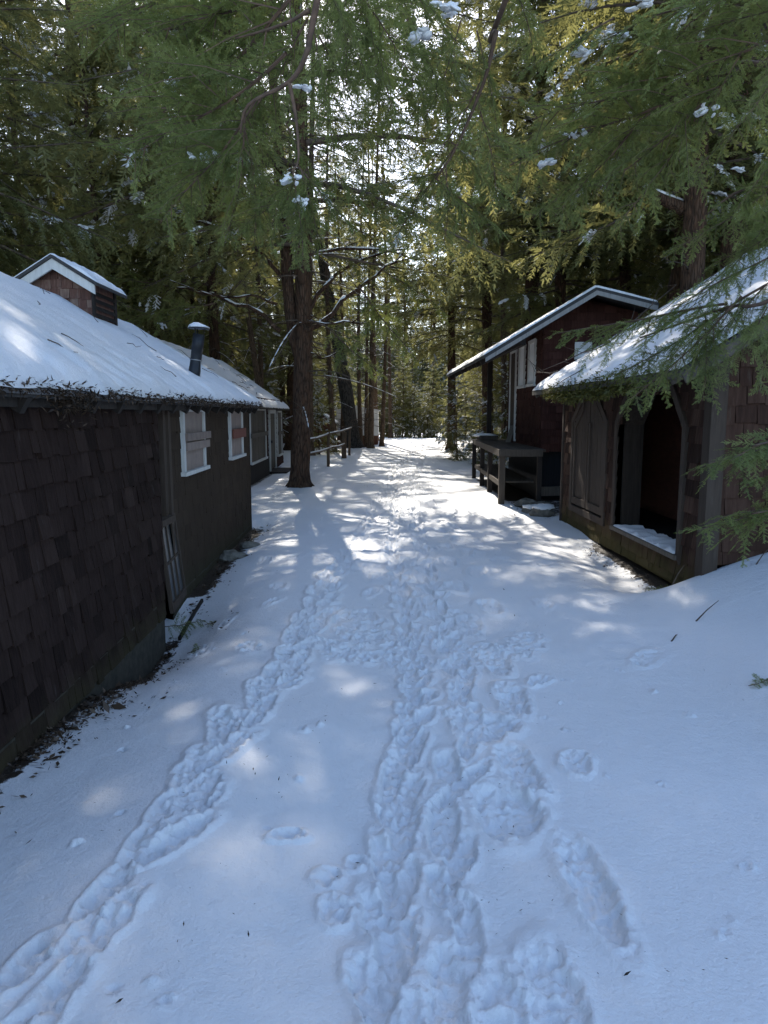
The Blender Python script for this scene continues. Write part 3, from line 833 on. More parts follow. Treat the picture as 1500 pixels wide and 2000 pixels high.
def shingles(mb, P, u0, u1, v0, v1, course=0.14, w=(0.07, 0.2), holes=(), top=None, seed=0, thick=0.016, tv=0.28, bot=None, jit=0.006):
    rs = random.Random(seed)
    v = v0
    while v < v1:
        u = u0 - rs.random() * w[1]
        vt0 = min(v + course * 1.03, v1)
        while u < u1:
            wd = rs.uniform(*w)
            ivs = [(max(u, u0), min(u + wd - 0.006, u1))]
            u += wd
            for h in holes:
                hv = h(v + course * 0.5)
                if hv is None: continue
                nxt = []
                for a, b in ivs:
                    if hv[1] <= a or hv[0] >= b: nxt.append((a, b))
                    else:
                        if hv[0] - a > 0.008: nxt.append((a, hv[0]))
                        if b - hv[1] > 0.008: nxt.append((hv[1], b))
                ivs = nxt
            tint = min(1, max(0, 0.5 + rs.gauss(0, tv * 0.6)))
            vb = v + rs.gauss(0, jit)
            if rs.random() < 0.04: vb += rs.uniform(-0.03, 0.03)
            th = thick * rs.uniform(0.7, 1.5)
            for a, b in ivs:
                if b - a < 0.01: continue
                tl = min(vt0, top(a)) if top else vt0
                tr = min(vt0, top(b)) if top else vt0
                if max(tl, tr) < vb + 0.012: continue
                tl = max(tl, vb + 0.002); tr = max(tr, vb + 0.002)
                ba = max(vb, bot(a)) if bot else vb; bb = max(vb, bot(b)) if bot else vb
                if bot and (ba > tl - .01 or bb > tr - .01): continue
                sk = rs.gauss(0, 0.002)
                mb.add([P(a, th, ba + sk), P(b, th, bb - sk), P(b, 0.003, tr), P(a, 0.003, tl), P(a, -0.003, ba), P(b, -0.003, bb)],
                       [(0, 1, 2, 3), (4, 5, 1, 0), (4, 0, 3), (5, 2, 1)], tint)
        v += course

def trim(mb, P, u0, u1, v0, v1, o0, o1, tint=None):
    """a board lying along a wall"""
    t = random.uniform(0.35, 0.65) if tint is None else tint
    vs = [P(u, o, v) for v in (v0, v1) for o in (o0, o1) for u in (u0, u1)]
    mb.add(vs, [(0, 1, 3, 2), (4, 6, 7, 5), (0, 4, 5, 1), (2, 3, 7, 6), (0, 2, 6, 4), (1, 5, 7, 3)], t)
    return mb

def snow_sheet(P, u0, u1, smax, th, du, ds, seed, r=0.12, lip=0.05, both=True, hole=None, rough=1.0, thin=None):
    us = np.linspace(u0, u1, int((u1 - u0) / du) + 2)
    S2 = smax * 2 if both else smax
    ss = np.linspace(0, S2, int(S2 / ds) + 2)
    ss = np.sort(np.concatenate([ss, [0.004, 0.012, 0.025, 0.045, 0.07], [S2 - 0.004, S2 - 0.02, S2 - 0.05]]))
    us = np.sort(np.concatenate([us, [u0 + 0.004, u0 + 0.015, u0 + 0.04, u1 - 0.004, u1 - 0.015, u1 - 0.04]]))
    U, S_ = np.meshgrid(us, ss)
    pr = lambda d: np.sqrt(np.maximum(0, 1 - (1 - np.clip(d / r, 0, 1)) ** 2))
    Hh = th * (0.85 + 1.1 * fbm(U * 0.8 + seed, S_ * 0.8 + seed, 3) + 0.5 * rough * fbm(U * 5 + seed, S_ * 2.4, 3)) 
    Hh = Hh + rough * (0.07 * fbm(U * 8 + seed, S_ * 8, 2) + .06 * fbm(U * 17 + seed, S_ * 4, 2)) * (1 - sstep(0.15, 0.6, S_))
    Hh = Hh + rough * 0.02 * fbm(U * 14 + seed, S_ * 5, 3) * (1 - sstep(0.2, 1.0, S_))
    if thin is not None: Hh = Hh * thin(U, S_)
    Hh = np.maximum(Hh, 0.004) * pr(U - u0) * pr(u1 - U) * pr(S_)
    if both: Hh = Hh * pr(S2 - S_)
    Sx = S_ - (lip * (0.5 + 1.6 * np.clip(fbm(U * 4 + seed, U * 0 + 3, 3) + .3, 0, 1))) * (1 - np.clip(S_ / 0.3, 0, 1)) ** 2
    V = P(U, Sx, Hh + 0.004)
    n1, n2 = U.shape
    idx = np.arange(n1 * n2).reshape(n1, n2)
    F = np.stack([idx[:-1, :-1], idx[:-1, 1:], idx[1:, 1:], idx[1:, :-1]], -1).reshape(-1, 4)
    return V.reshape(-1, 3), F

def flakes_mesh(name, C, size, mat, seed=0, flat=0.3, long=2.4, down=0.0):
    rs = np.random.RandomState(seed)
    C = np.asarray(C, float); n = len(C)
    D = rs.randn(n, 3); D[:, 2] = D[:, 2] * flat - down
    D = unit(D); N = unit(np.array([0, 0, 1.0]) + rs.randn(n, 3) * 0.5)
    N = unit(N - D * (D * N).sum(1, keepdims=True))
    L = size * rs.uniform(0.5, 1.5, n)
    V = diamonds(C, D, N, L, L / long)
    return mesh_np(name, V, np.arange(4 * n).reshape(-1, 4), rs.rand(n), [mat])

def part_np(name, me, parent):
    """a mesh in world coordinates as a part of a thing"""
    off = WL[parent]
    me.transform(Matrix.Translation(-off))
    o = link(name, me, parent)
    WL[o] = off
    return o

random.seed(3)
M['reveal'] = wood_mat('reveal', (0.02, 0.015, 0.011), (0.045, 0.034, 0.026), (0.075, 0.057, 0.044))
M['trim_grey'] = wood_mat('trim_grey', (0.15, 0.14, 0.13), (0.24, 0.23, 0.215), (0.34, 0.33, 0.31), worn=((0.12, 0.10, 0.08), 0.9))
# ------------------------------------------------------------------ near left cabin
AX, AK = -1.66, -0.025
A0, A1 = -1.2, 10.2
cab = empty('shingled_cabin', (-2.6, 5.5, 0))
tag(cab, 'long dark shingled cabin on the left with boarded windows, a roof cupola and a stovepipe', 'cabin')
P = wallP(AX + 0.06, AK, 1)
mb = MB()
shingles(mb, P, A0, 5.50, -0.02, 1.76, 0.136, (0.06, 0.17), seed=1, thick=0.021, tv=0.30)
wm = MB(); trim(wm, P, A0, 5.50, -0.02, 1.76, -0.12, 0.0, 0.4)
trim(wm, P, 5.50, 5.515, -0.02, 1.70, -0.2, 0.012, 0.3)
wm.build('wall', M['shingle_black'], cab)
mb.build('wall_shingles', M['shingle_black'], cab)
f = MB(); trim(f, P, A0, 5.49, -0.7, 0.10, -0.1, 0.006); f.build('foundation', M['concrete'], cab)
P2 = wallP(AX, AK, 1)
WA = [(6.42, 7.31, 1.03, 1.57), (8.66, 9.56, 1.03, 1.58)]
hole = lambda w: (lambda v: (w[0], w[1]) if w[2] < v < w[3] else None)
mb = MB(); shingles(mb, P2, 5.97, A1 - 0.02, -0.3, 1.8, 0.14, (0.1, 0.26), holes=[hole(w) for w in WA], seed=2, thick=0.008, tv=0.2, jit=0.002)
mb.build('wall_shingles', M['shingle_brown'], cab)
wm = MB(); trim(wm, P2, 5.97, A1 - 0.03, -0.3, 1.8, -0.12, 0.0, 0.4)
trim(wm, P2, A1 - 0.035, A1, -0.3, 1.75, -0.10, 0.014, 0.5)
wm.build('wall', M['shingle_brown'], cab)
f = MB(); trim(f, P2, 5.97, A1 - 0.04, -0.8, 0.05, -0.1, 0.004); f.build('foundation', M['concrete'], cab)
# rest of the walls: far gable, back wall, near gable
sl = 0.615
def roofA(x, y):    # underside height of the roof
    rx = -3.25 - 0.025 * y
    return 2.70 - sl * abs(x - rx)
rest = MB()
for y in (A1 - 0.16, A0):
    xw = AX + AK * y - 0.05; rx = -3.25 - 0.025 * y; xb = 2 * rx - xw
    rest.prism([(xw, y, -0.8), (xb, y, -0.8), (xb, y, roofA(xb, y) - .02), (rx, y, roofA(rx, y) - .02), (xw, y, roofA(xw, y) - .02)], (0, 0.08, 0), 0.4)
Pb = wallP(-4.87, AK, -1); trim(rest, Pb, A0, A1 - 0.1, -0.8, 1.7, -0.1, 0, 0.4)
rest.build('back_wall', M['shingle_brown'], cab)
# covered opening between the two wall faces
dp = MB(); trim(dp, P2, 5.515, 5.97, 0.72, 1.78, -0.14, -0.10, 0.4); trim(dp, P2, 5.515, 5.97, -0.4, 0.70, -0.14, -0.06, 0.3)
opn = dp.build('covered_opening', M['tar'], cab)
dp = MB(); trim(dp, P2, 5.80, 5.865, 0.72, 1.72, -0.10, 0.03); trim(dp, P2, 5.90, 5.965, 0.2, 1.74, -0.10, 0.045); trim(dp, P2, 5.53, 5.9, 0.665, 0.72, -0.10, 0.07, .6)
dp.build('frame', M['trim_brown'], opn)
# windows
def boarded_window(w, second):
    a, b, c, d = w
    fm = MB()
    t = 0.066
    trim(fm, P2, a, a + t, c, d, 0.0, 0.035); trim(fm, P2, b - t, b, c, d, 0.0, 0.035)
    trim(fm, P2, a, b, d, d + 0.05, 0.0, 0.04)
    o = fm.build('window', M['trim_white'], cab)
    s_ = MB(); trim(s_, P2, a - 0.04, b + 0.05, c - 0.035, c, 0.0, 0.06); s_.build('sill', M['trim_white'], o)
    q = MB(); trim(q, P2, a + t, b - t, c, d, 0.0, 0.018, 0.5); q.build('boarding', M['plywood'], o)
    e = MB()
    m = (c + d) / 2
    if not second:
        trim(e, P2, a + 0.05, b + 0.13, m + 0.005, m + 0.075, 0.037, 0.062, 0.15)
        trim(e, P2, a + 0.08, b + 0.13, m - 0.085, m - 0.01, 0.02, 0.048, 0.55)
    else:
        trim(e, P2, a + 0.1, b + 0.07, m - 0.055, m + 0.06, 0.037, 0.06, 0.7)
    e.build('brace_board', M['plywood_red'] if second else M['plywood'], o)
    g = MB(); g.prism([P2(a + .35, .001, d + .05), P2(b - .05, .001, d + .05), P2(a + .35, .001, d + 0.17)], P2(0, .03, 0) - P2(0, 0, 0), .5); g.build('head_trim', M['trim_white'], o)
boarded_window(WA[0], False); boarded_window(WA[1], True)
# roof
def roofpt(y, s, side, h):
    rx = -3.25 - 0.025 * y
    x = rx + side * (1.77 - s)
    return Vector((x, y, 1.62 + sl * s + h))
rf = MB()
for side in (1, -1):
    q = [roofpt(A0 - .15, 0, side, 0), roofpt(A1 + .12, 0, side, 0), roofpt(A1 + .12, 1.77, side, 0), roofpt(A0 - .15, 1.77, side, 0)]
    rf.prism(q, (0, 0, 0.055), 0.4)
roof = rf.build('roof', M['roofing'], cab)
fa = MB()
fa.beam(roofpt(A0, -.008, 1, 0.035), roofpt(A1 + .12, -.008, 1, 0.035), 0.012, 0.028, tint=.2)
fa.build('drip_edge', M['metal_trim'], roof)
fa = MB()
for y in np.arange(A0 + 0.2, A1, 0.42):
    fa.beam(roofpt(y, 0.02, 1, -0.045), roofpt(y, 0.5, 1, -0.045), 0.045, 0.085)
fa.beam(roofpt(2.0, 0.06, 1, -0.05), roofpt(6.15, 0.05, 1, -0.05), 0.02, 0.05, tint=.8)
fa.build('rafter_tails', M['wood_dark'], roof)
def PA(U, S_, H):
    rx = -3.25 - 0.025 * U
    return np.stack([rx + (1.77 - S_), U, 1.675 + sl * np.minimum(S_, 2 * 1.77 - S_) + H * (1 - .45 * sstep(.6, 1.6, S_))], -1)
V, F = snow_sheet(PA, A0 - .1, A1 + 0.1, 1.77, 0.10, 0.045, 0.06, 7.0, r=0.10, lip=0.03, thin=lambda U, S_: 0.55 + 0.45 * (1 - sstep(5, 9.5, U)))
part_np('roof_snow', mesh_np('roof_snow', V, F, None, [M['snow']], smooth=True), roof)
# needles and dead grass caught along the eave
rs = np.random.RandomState(8)
C = []
for i in range(7500):
    y = rs.uniform(2.0, A1); d = max(0, 1 - abs(y - 3.55) / 0.30)
    p = roofpt(y, -0.035 + rs.rand() * 0.05, 1, 0.03 + rs.rand() * 0.055)
    C.append(p)
for i in range(500):
    y = 3.62 + rs.randn() * 0.13
    C.append(roofpt(y, -0.02 + rs.rand() * .03, 1, 0.05 - rs.rand() * 0.10))
for i in range(60):
    y = 3.62 + rs.randn() * 0.16
    C.append(roofpt(y, -0.02, 1, -rs.rand() * 0.15))
o = part_np('needle_litter', flakes_mesh('needle_litter', C, 0.035, M['dry'], 1, 0.6, 4, 0.35), roof); o['kind'] = 'stuff'
tw = MB(); rs = np.random.RandomState(23)
for i in range(16):
    y = rs.uniform(3.6, 9.8); s_ = rs.uniform(.15, 1.5); a = rs.rand() * 6.28; l = rs.uniform(.05, .28); pts = []
    for t in (0, .35, .7, 1): pts.append(roofpt(y + l * t * math.sin(a) + .02 * rs.randn(), s_ + l * t * math.cos(a), 1, .15 + .05 * t * rs.rand()))
    tw.tube(pts, [.004, .0035, .003, .0015], 4, cap=False)
tw.build('fallen_twigs', M['twig'], roof)
# stovepipe
ch = MB(); b0 = Vector((-2.10, 8.0, 1.88)); b1 = Vector((-2.015, 8.0, 2.41))
ch.tube([b0, b0.lerp(b1, .33), b0.lerp(b1, .335), b0.lerp(b1, .66), b0.lerp(b1, .665), b1], [.064, .064, .061, .061, .064, .064], 16)
pipe = ch.build('stovepipe', M['iron'], cab, True)
c2 = MB()
for i in range(3):
    a = 2.1 * i; c2.beam(b1 + Vector((.05 * math.cos(a), .05 * math.sin(a), -.03)), b1 + Vector((.06 * math.cos(a), .06 * math.sin(a), .065)), .012, .004)
c2.tube([b1 + Vector((0, 0, .06)), b1 + Vector((0, 0, .065)), b1 + Vector((.006, 0, .095))], [.115, .115, .02], 16)
c2.build('rain_cap', M['iron'], pipe, True)
c2 = MB(); c2.tube([b1 + Vector((0, 0, .068)), b1 + Vector((.0, 0, .085)), b1 + Vector((.004, 0, .112)), b1 + Vector((.008, 0, .12))], [.118, .108, .06, .01], 14); c2.build('cap_snow', M['snow'], pipe, True)
c2 = MB(); bb = b0.lerp(b1, .47); c2.tube([bb, bb + Vector((0.001, 0, .008))], .068, 14); c2.tube([bb + Vector((.06, -.02, 0)), bb + Vector((.05, -.03, -.3))], .003, 4); c2.build('wire', M['metal_trim'], pipe)
# cupola on the ridge
cu = MB(); yf, yb = 7.84, 8.52; cx = -3.25 - .025 * 8.1
xl, xr = cx - 0.35, cx + 0.35
zt = 2.87
Pc = crossP(yf)
topc = lambda u: zt + 0.28 - 0.62 * abs(u - cx) * 1.0
shingles(cu, Pc, xl, xr, 2.27, 3.25, 0.098, (0.06, 0.13), top=lambda u: topc(u) + .02, seed=5, thick=0.012, tv=0.5)
wallc = MB(); wallc.prism([(xl, yf, 2.2), (xr, yf, 2.2), (xr, yf, topc(xr)), (cx, yf, topc(cx)), (xl, yf, topc(xl))], (0, yb - yf, 0))
cup = wallc.build('cupola', M['shingle_cupola'], cab)
cu.build('cupola_shingles', M['shingle_cupola'], cup)
lv = MB()
Ps = lambda u, off, v: Vector((xr + off, u, v))
trim(lv, Ps, yf + .0, yf + .06, 2.2, 2.93, 0.002, .02); trim(lv, Ps, yb - .06, yb, 2.2, 2.93, 0.002, .02); trim(lv, Ps, yf + .06, yb - .06, 2.36, 2.42, 0.002, .02)
for i in range(5):
    z = 2.50 + i * .075
    lv.add([Ps(yf + .06, .004, z + .05), Ps(yb - .06, .004, z + .05), Ps(yb - .06, .03, z), Ps(yf + .06, .03, z)], [(0, 1, 2, 3)], .4)
lv.build('louvre', M['wood_dark'], cup)
cb = MB(); rr_ = MB()
for sd in (-1, 1):
    e = Vector((cx + sd * 0.43, 0, topc(cx) - 0.62 * 0.43)); p = Vector((cx, 0, topc(cx) + 0.0))
    q = [Vector((e.x, yf - .11, e.z)), Vector((p.x, yf - .11, p.z)), Vector((p.x, yf - .11, p.z - .105)), Vector((e.x, yf - .11, e.z - .095))]
    cb.prism(q, (0, .025, 0), .5 + .1 * sd)
    q = [Vector((e.x + sd * .03, yf - .13, e.z - .01)), Vector((p.x, yf - .13, p.z + .004)), Vector((p.x, yb + .1, p.z + .004)), Vector((e.x + sd * .03, yb + .1, e.z - .01))]
    rr_.prism(q, (0, 0, .035), .4)
cb.build('bargeboard', M['trim_white'], cup)
crf = rr_.build('cupola_roof', M['roofing'], cup)
def PC(U, S_, H):
    return np.stack([cx + (0.45 - S_), U, topc(cx) - 0.62 * 0.45 + .04 + 0.62 * np.minimum(S_, .9 - S_) + H], -1)
V, F = snow_sheet(PC, yf - .12, yb + .09, 0.45, 0.035, 0.03, 0.03, 3.0, r=0.05, lip=0.01)
part_np('cupola_snow', mesh_np('cupola_snow', V, F, None, [M['snow']], smooth=True), cup)

# window sash leaning on the wall
sa = empty('window_sash', (-1.58, 6.0, 0)); tag(sa, 'old glazed window sash leaning against the brown cabin wall, standing in the snow', 'window sash')
def PS(u, off, v):   # leaning plane
    return Vector((-1.545 - .025 * 6 - 0.10 * v - .08 * u + off * 0.97, 5.52 + u * .8, -0.02 + v * .95 + off * .12))
sm = MB()
for a, b, c, d in [(0, .05, 0, .76), (.71, .76, 0, .76), (.05, .71, 0, .07), (.05, .71, .71, .76)]: trim(sm, PS, a, b, c, d, 0, .03, .5)
sm.build('sash_frame', M['trim_brown'], sa)
sm = MB()
for a, b, c, d in [(.26, .285, .07, .71), (.475, .5, .07, .71), (.05, .71, .39, .41)]: trim(sm, PS, a, b, c, d, .005, .024, .6)
sm.build('muntin', M['trim_brown'], sa)
sm = MB(); trim(sm, PS, .05, .71, .07, .71, .009, .013); sm.build('pane', M['glass'], sa)
pl = MB(); pl.beam((-1.66, 5.62, gz(-1.66, 5.62) + .02), (-1.64, 6.3, gz(-1.64, 6.3) + .02), .022, .03)
tag(pl.build('plank', M['wood_dark'], None, loc=(-1.47, 6, 0)), 'thin dark strip of wood lying on the snow at the foot of the sash', 'plank')

# ------------------------------------------------------------------ second left cabin
BX, BK = -2.61, -0.025
B0, B1 = 14.6, 22.6
cbn = empty('shingled_cabin', (-4.5, 18.5, 0)); tag(cbn, 'farther left cabin with a pale door beside grey boarded windows, behind the forked trunk', 'cabin')
P3 = wallP(BX, BK, 1)
WB = [(16.0, 18.55, 0.46, 1.68), (20.95, 22.05, 0.36, 1.64)]
DB = (19.2, 20.5, 0.02, 1.66)
mb = MB(); shingles(mb, P3, B0, B1, 0.0, 1.95, 0.14, (0.1, 0.25), holes=[hole(w) for w in WB + [DB]], seed=12, tv=.3)
mb.build('wall_shingles', M['shingle_maroon'], cbn)
wm = MB(); trim(wm, P3, B0, B1, -0.3, 1.95, -.12, 0, .3)
for y in (B0, B1 - .1):
    xw = BX + BK * y - .02; rx = -4.44 - .025 * y; xb = 2 * rx - xw
    zz = lambda x: 3.02 - .68 * abs(x - rx)
    wm.prism([(xw, y, -.3), (xb, y, -.3), (xb, y, zz(xb)), (rx, y, zz(rx)), (xw, y, zz(xw))], (0, .09, 0), .4)
wm.build('wall', M['shingle_maroon'], cbn)
f = MB(); trim(f, P3, B0, 19.0, -.5, .42, -.05, .05, .1); f.build('foundation', M['wood_dark'], cbn)
def win_b(w):
    a, b, c, d = w; t = .11
    fm = MB(); trim(fm, P3, b - t, b, c, d, 0, .05); trim(fm, P3, a, b, c - .05, c, 0, .08); trim(fm, P3, a, b, d - .05, d, 0, .045); trim(fm, P3, a, a + t, c, d, 0, .045)
    o = fm.build('window', M['trim_white'], cbn)
    q = MB(); n = 6
    for i in range(n): trim(q, P3, a + t + (b - a - 2 * t) * i / n, a + t + (b - a - 2 * t) * (i + 1) / n - .012, c, d - .05, 0, .03 + .004 * (i % 2))
    q.build('boarding', M['wood_grey'], o)
    e = MB(); m = (c + d) / 2 - .06; trim(e, P3, a, b + .05, m, m + .1, .052, .09); e.build('brace_board', M['wood_grey'], o)
win_b(WB[0]); win_b(WB[1])
fm = MB(); trim(fm, P3, DB[0] + .1, DB[1] - .1, DB[2] + .03, DB[3] - .1, 0, .03, .4); dr = fm.build('door', M['wood_grey'], cbn)
fm = MB(); trim(fm, P3, DB[0], DB[0] + .1, DB[2], DB[3], 0, .06); trim(fm, P3, DB[1] - .1, DB[1], DB[2], DB[3], 0, .06); trim(fm, P3, DB[0] + .1, DB[1] - .1, DB[3] - .1, DB[3], 0, .06); fm.build('frame', M['trim_white'], dr)
fm = MB(); fm.tube([P3(DB[0] + .25, .03, .8), P3(DB[0] + .25, .09, .8)], .035, 8); fm.build('handle', M['iron'], dr)
fm = MB(); trim(fm, P3, DB[0] - .2, DB[1] + .1, -.05, .02, 0, .5); fm.build('doorstep', M['wood_dark'], cbn)
rf = MB()
def roofB(y, s, side, h):
    rx = -4.44 - .025 * y
    return Vector((rx + side * (2.02 - s), y, 1.66 + .68 * s + h))
for side in (1, -1): rf.prism([roofB(B0 - .2, 0, side, 0), roofB(B1 + .25, 0, side, 0), roofB(B1 + .25, 2.02, side, 0), roofB(B0 - .2, 2.02, side, 0)], (0, 0, .06), .4)
rb = rf.build('roof', M['roofing'], cbn)
def PB(U, S_, H):
    rx = -4.44 - .025 * U
    return np.stack([rx + (2.02 - S_), U, 1.72 + .68 * np.minimum(S_, 4.04 - S_) + H], -1)
V, F = snow_sheet(PB, B0 - .18, B1 + .22, 2.02, .085, .09, .08, 21.0, r=.1, lip=.03)
part_np('roof_snow', mesh_np('roof_snow', V, F, None, [M['snow']], smooth=True), rb)
tw = MB(); rs = np.random.RandomState(3)
for i in range(16):
    y = rs.uniform(15, 22.5); s = rs.uniform(.3, 1.7); p = roofB(y, s, 1, .15); d = unit(rs.randn(3)) * rs.uniform(.15, .5); d = np.array([d[0], d[1], -.68 * d[0] + .03])
    tw.tube([p, p + Vector(d * .5) + Vector((0, .04, .02)), p + Vector(d)], [.008, .006, .003], 4, cap=False)
tw.build('fallen_twigs', M['twig'], rb)

# ------------------------------------------------------------------ arched shed on the right
RX, RK = 2.72, -0.011
r1 = empty('arched_shed', (5.2, 8.2, 0)); tag(r1, 'brown shingled shed on the right with a dark arched opening and an arched shutter', 'shed')
P5 = wallP(RX, RK, -1)
Y0, Y1 = 5.83, 10.42
def arch(ya, yb, z0, zs, zt, ch):
    """opening with cut-off upper corners: returns polygon and hole function"""
    poly = [(ya, z0), (yb, z0), (yb, zs), (yb - ch, zt), (ya + ch, zt), (ya, zs)]
    def h(v):
        if v < z0 or v > zt: return None
        k = 0 if v < zs else ch * (v - zs) / (zt - zs)
        return (ya + k, yb - k)
    return poly, h
opP, opH = arch(6.33, 8.05, 0.29, 1.43, 1.76, 0.31)
shP, shH = arch(8.5, 9.86, 0.31, 1.43, 1.74, 0.42)
botf = lambda u: -0.03 + 0.10 * (Y1 - u) / (Y1 - Y0) * 1.0
mb = MB(); shingles(mb, P5, Y0 + .1, Y1 - .04, -.04, 2.05, .148, (.09, .22), holes=[opH, shH], seed=31, thick=.017, tv=.55, bot=lambda u: botf(u) - .02)
mb.build('wall_shingles', M['shingle_red'], r1)
# backing wall in pieces round the two holes
wm = MB()
def backing(z0, z1, a, b): trim(wm, P5, a, b, z0, z1, -.05, 0, .3)
backing(0.0, .28, Y0, Y1); backing(.28, 1.43, Y0, 6.33); backing(.28, 1.43, 8.05, 8.5); backing(.28, 1.43, 9.86, Y1); backing(1.76, 2.1, Y0, Y1)
for (ya, yb, ch, zt) in ((6.33, 8.05, .31, 1.76), (8.5, 9.86, .42, 1.76)):
    for p in ([(ya, 1.43), (ya, zt), (ya + ch, zt)], [(yb, 1.43), (yb - ch, zt), (yb, zt)]):
        wm.prism([P5(u, -.05, v) for u, v in p], P5(0, 0, 0) - P5(0, -.05, 0), .3)
backing(1.43, 1.76, Y0, 6.33); backing(1.43, 1.76, 8.05, 8.5); backing(1.43, 1.76, 9.86, Y1)
wm.build('wall', M['shingle_red'], r1)
# side wall toward the camera
XR0, XR1, RIDGE = 2.66, 7.92, 5.29
top1 = lambda x: 2.06 + .63 * (min(x, 2 * RIDGE - x) - XR0)
P6 = crossP(Y0 + .0)
mb = MB(); shingles(mb, P6, XR0 + .09, XR1, .27, 4.0, .150, (.1, .22), top=lambda u: top1(u) + .02, seed=33, thick=.016, tv=.3, bot=lambda u: .30 + .12 * (u - XR0))
mb.build('wall_shingles', M['shingle_red'], r1)
wm = MB()
for y, d in ((Y0, .07), (Y1 - .07, .07)):
    wm.prism([(XR0 - .02, y, .3), (XR1, y, .5), (XR1, y, top1(XR1)), (RIDGE, y, top1(RIDGE)), (XR0 - .02, y, top1(XR0))], (0, d, 0), .3)
trim(wm, wallP(7.95, RK, 1), Y0, Y1, .2, 2.0, -.05, 0, .3)
wm.build('wall', M['shingle_red'], r1)
tm = MB(); trim(tm, P5, Y0 - .022, Y0 + .105, .05, 2.04, .0, .03, .5); tm.build('corner_board', M['trim_brown'], r1)
tm = MB(); trim(tm, P6, XR0 - .035, XR0 + .09, .12, 2.06, .004, .03, .45); tm.build('corner_board', M['trim_brown'], r1)
tm = MB(); trim(tm, P5, Y1 - .05, Y1 + .012, -.05, 2.0, 0, .03, .5); tm.build('corner_board', M['trim_brown'], r1)
def arch_trim(mbx, poly, w, o0, o1, skip=()):
    n = len(poly)
    cy = sum(p[0] for p in poly) / n; cz = sum(p[1] for p in poly) / n
    # outward offset of each corner
    outs = []
    for i in range(n):
        p, a, b = Vector((*poly[i], 0)), Vector((*poly[i - 1], 0)), Vector((*poly[(i + 1) % n], 0))
        e1 = (p - a).normalized(); e2 = (b - p).normalized()
        n1 = Vector((e1.y, -e1.x, 0)); n2 = Vector((e2.y, -e2.x, 0))
        m = (n1 + n2); m = m / max(.2, m.dot(n1))
        outs.append((p.x + m.x * w, p.y + m.y * w))
    for i in range(n):
        if i in skip: continue
        j = (i + 1) % n
        mbx.prism([P5(*(poly[i][0], o0, poly[i][1])), P5(poly[j][0], o0, poly[j][1]), P5(outs[j][0], o0, outs[j][1]), P5(outs[i][0], o0, outs[i][1])], P5(0, o1, 0) - P5(0, o0, 0), random.uniform(.35, .65))
tm = MB(); arch_trim(tm, opP, .075, 0, .035, skip=(0,))
opf = tm.build('opening_frame', M['trim_brown'], r1)
tm = MB()   # deep reveal boards
n = len(opP)
for i in range(n):
    if i == 0: continue
    a, b = opP[i], opP[(i + 1) % n]
    d = Vector((b[0] - a[0], b[1] - a[1])).normalized(); nx, nz = d.y * .022, -d.x * .022
    tm.prism([P5(a[0], -.27, a[1]), P5(b[0], -.27, b[1]), P5(b[0] + nx, -.27, b[1] + nz), P5(a[0] + nx, -.27, a[1] + nz)], P5(0, .0, 0) - P5(0, -.27, 0), .2)
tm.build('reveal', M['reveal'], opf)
tm = MB(); trim(tm, P5, 6.30, 8.09, .25, .292, -.27, .055, .6); sill = tm.build('sill', M['wood_grey'], opf)
def PSill(U, S_, H):
    return np.stack([RX + RK * U - .045 + S_, U, .294 + H], -1)
V, F = snow_sheet(PSill, 6.36, 8.0,   .27, .026, .03, .02, 9.0, r=.04, lip=.0, both=False)
part_np('sill_snow', mesh_np('sill_snow', V, F, None, [M['snow']], smooth=True), opf)
# inside: floor, plywood partition, studs
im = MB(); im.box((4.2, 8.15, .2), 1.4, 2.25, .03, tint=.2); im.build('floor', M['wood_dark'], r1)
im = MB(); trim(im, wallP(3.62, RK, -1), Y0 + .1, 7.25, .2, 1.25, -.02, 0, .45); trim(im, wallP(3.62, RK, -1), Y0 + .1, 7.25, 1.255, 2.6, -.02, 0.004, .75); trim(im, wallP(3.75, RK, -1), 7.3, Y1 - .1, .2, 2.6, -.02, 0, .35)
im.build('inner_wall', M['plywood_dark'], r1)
im = MB(); trim(im, wallP(3.62, RK, -1), 7.25, 7.34, .2, 2.6, -.06, .05, .6); trim(im, wallP(3.62, RK, -1), 6.0, 6.09, .2, 2.6, .003, .06, .5); im.build('stud', M['wood_grey'], r1)
# shutter
tm = MB(); arch_trim(tm, [(a if a < 9 else a, z) for a, z in shP], .085, 0, .03)
shut = tm.build('shutter', M['trim_brown'], r1)
for k, (a, b) in enumerate(((8.52, 9.165), (9.195, 9.84))):
    lf = MB(); nb_ = 4
    for i in range(nb_):
        u0 = a + (b - a) * i / nb_; u1 = a + (b - a) * (i + 1) / nb_ - .008
        def tp(u):
            e = u - 8.5 if u < 9.18 else 9.86 - u
            return min(1.72, 1.43 + .31 * e / .42)
        lf.prism([P5(u0, -.02, .34), P5(u1, -.02, .34), P5(u1, -.02, tp(u1)), P5(u0, -.02, tp(u0))], P5(0, .0, 0) - P5(0, -.02, 0), random.uniform(.3, .6))
    leaf = lf.build('shutter_leaf', M['trim_brown'], r1)
    st = MB(); trim(st, P5, a, b, .335, .43, 0.0005, .022); 
    trim(st, P5, a, a + .07, .43, 1.43, 0.0005, .022); trim(st, P5, b - .07, b, .43, 1.5 if k else 1.43, 0.0005, .022)
    o = 9.18
    e0, e1 = (a, 8.93) if k == 0 else (b, 9.42)
    q0, q1 = (e0, 1.42), (e1, 1.71)
    st.prism([P5(q0[0], .0005, q0[1]), P5(q1[0], .0005, q1[1]), P5(q1[0], .0005, q1[1] - .11), P5(q0[0], .0005, q0[1] - .11)], P5(0, .022, 0) - P5(0, .0, 0), .5)
    st.build('stile', M['trim_brown'], leaf)
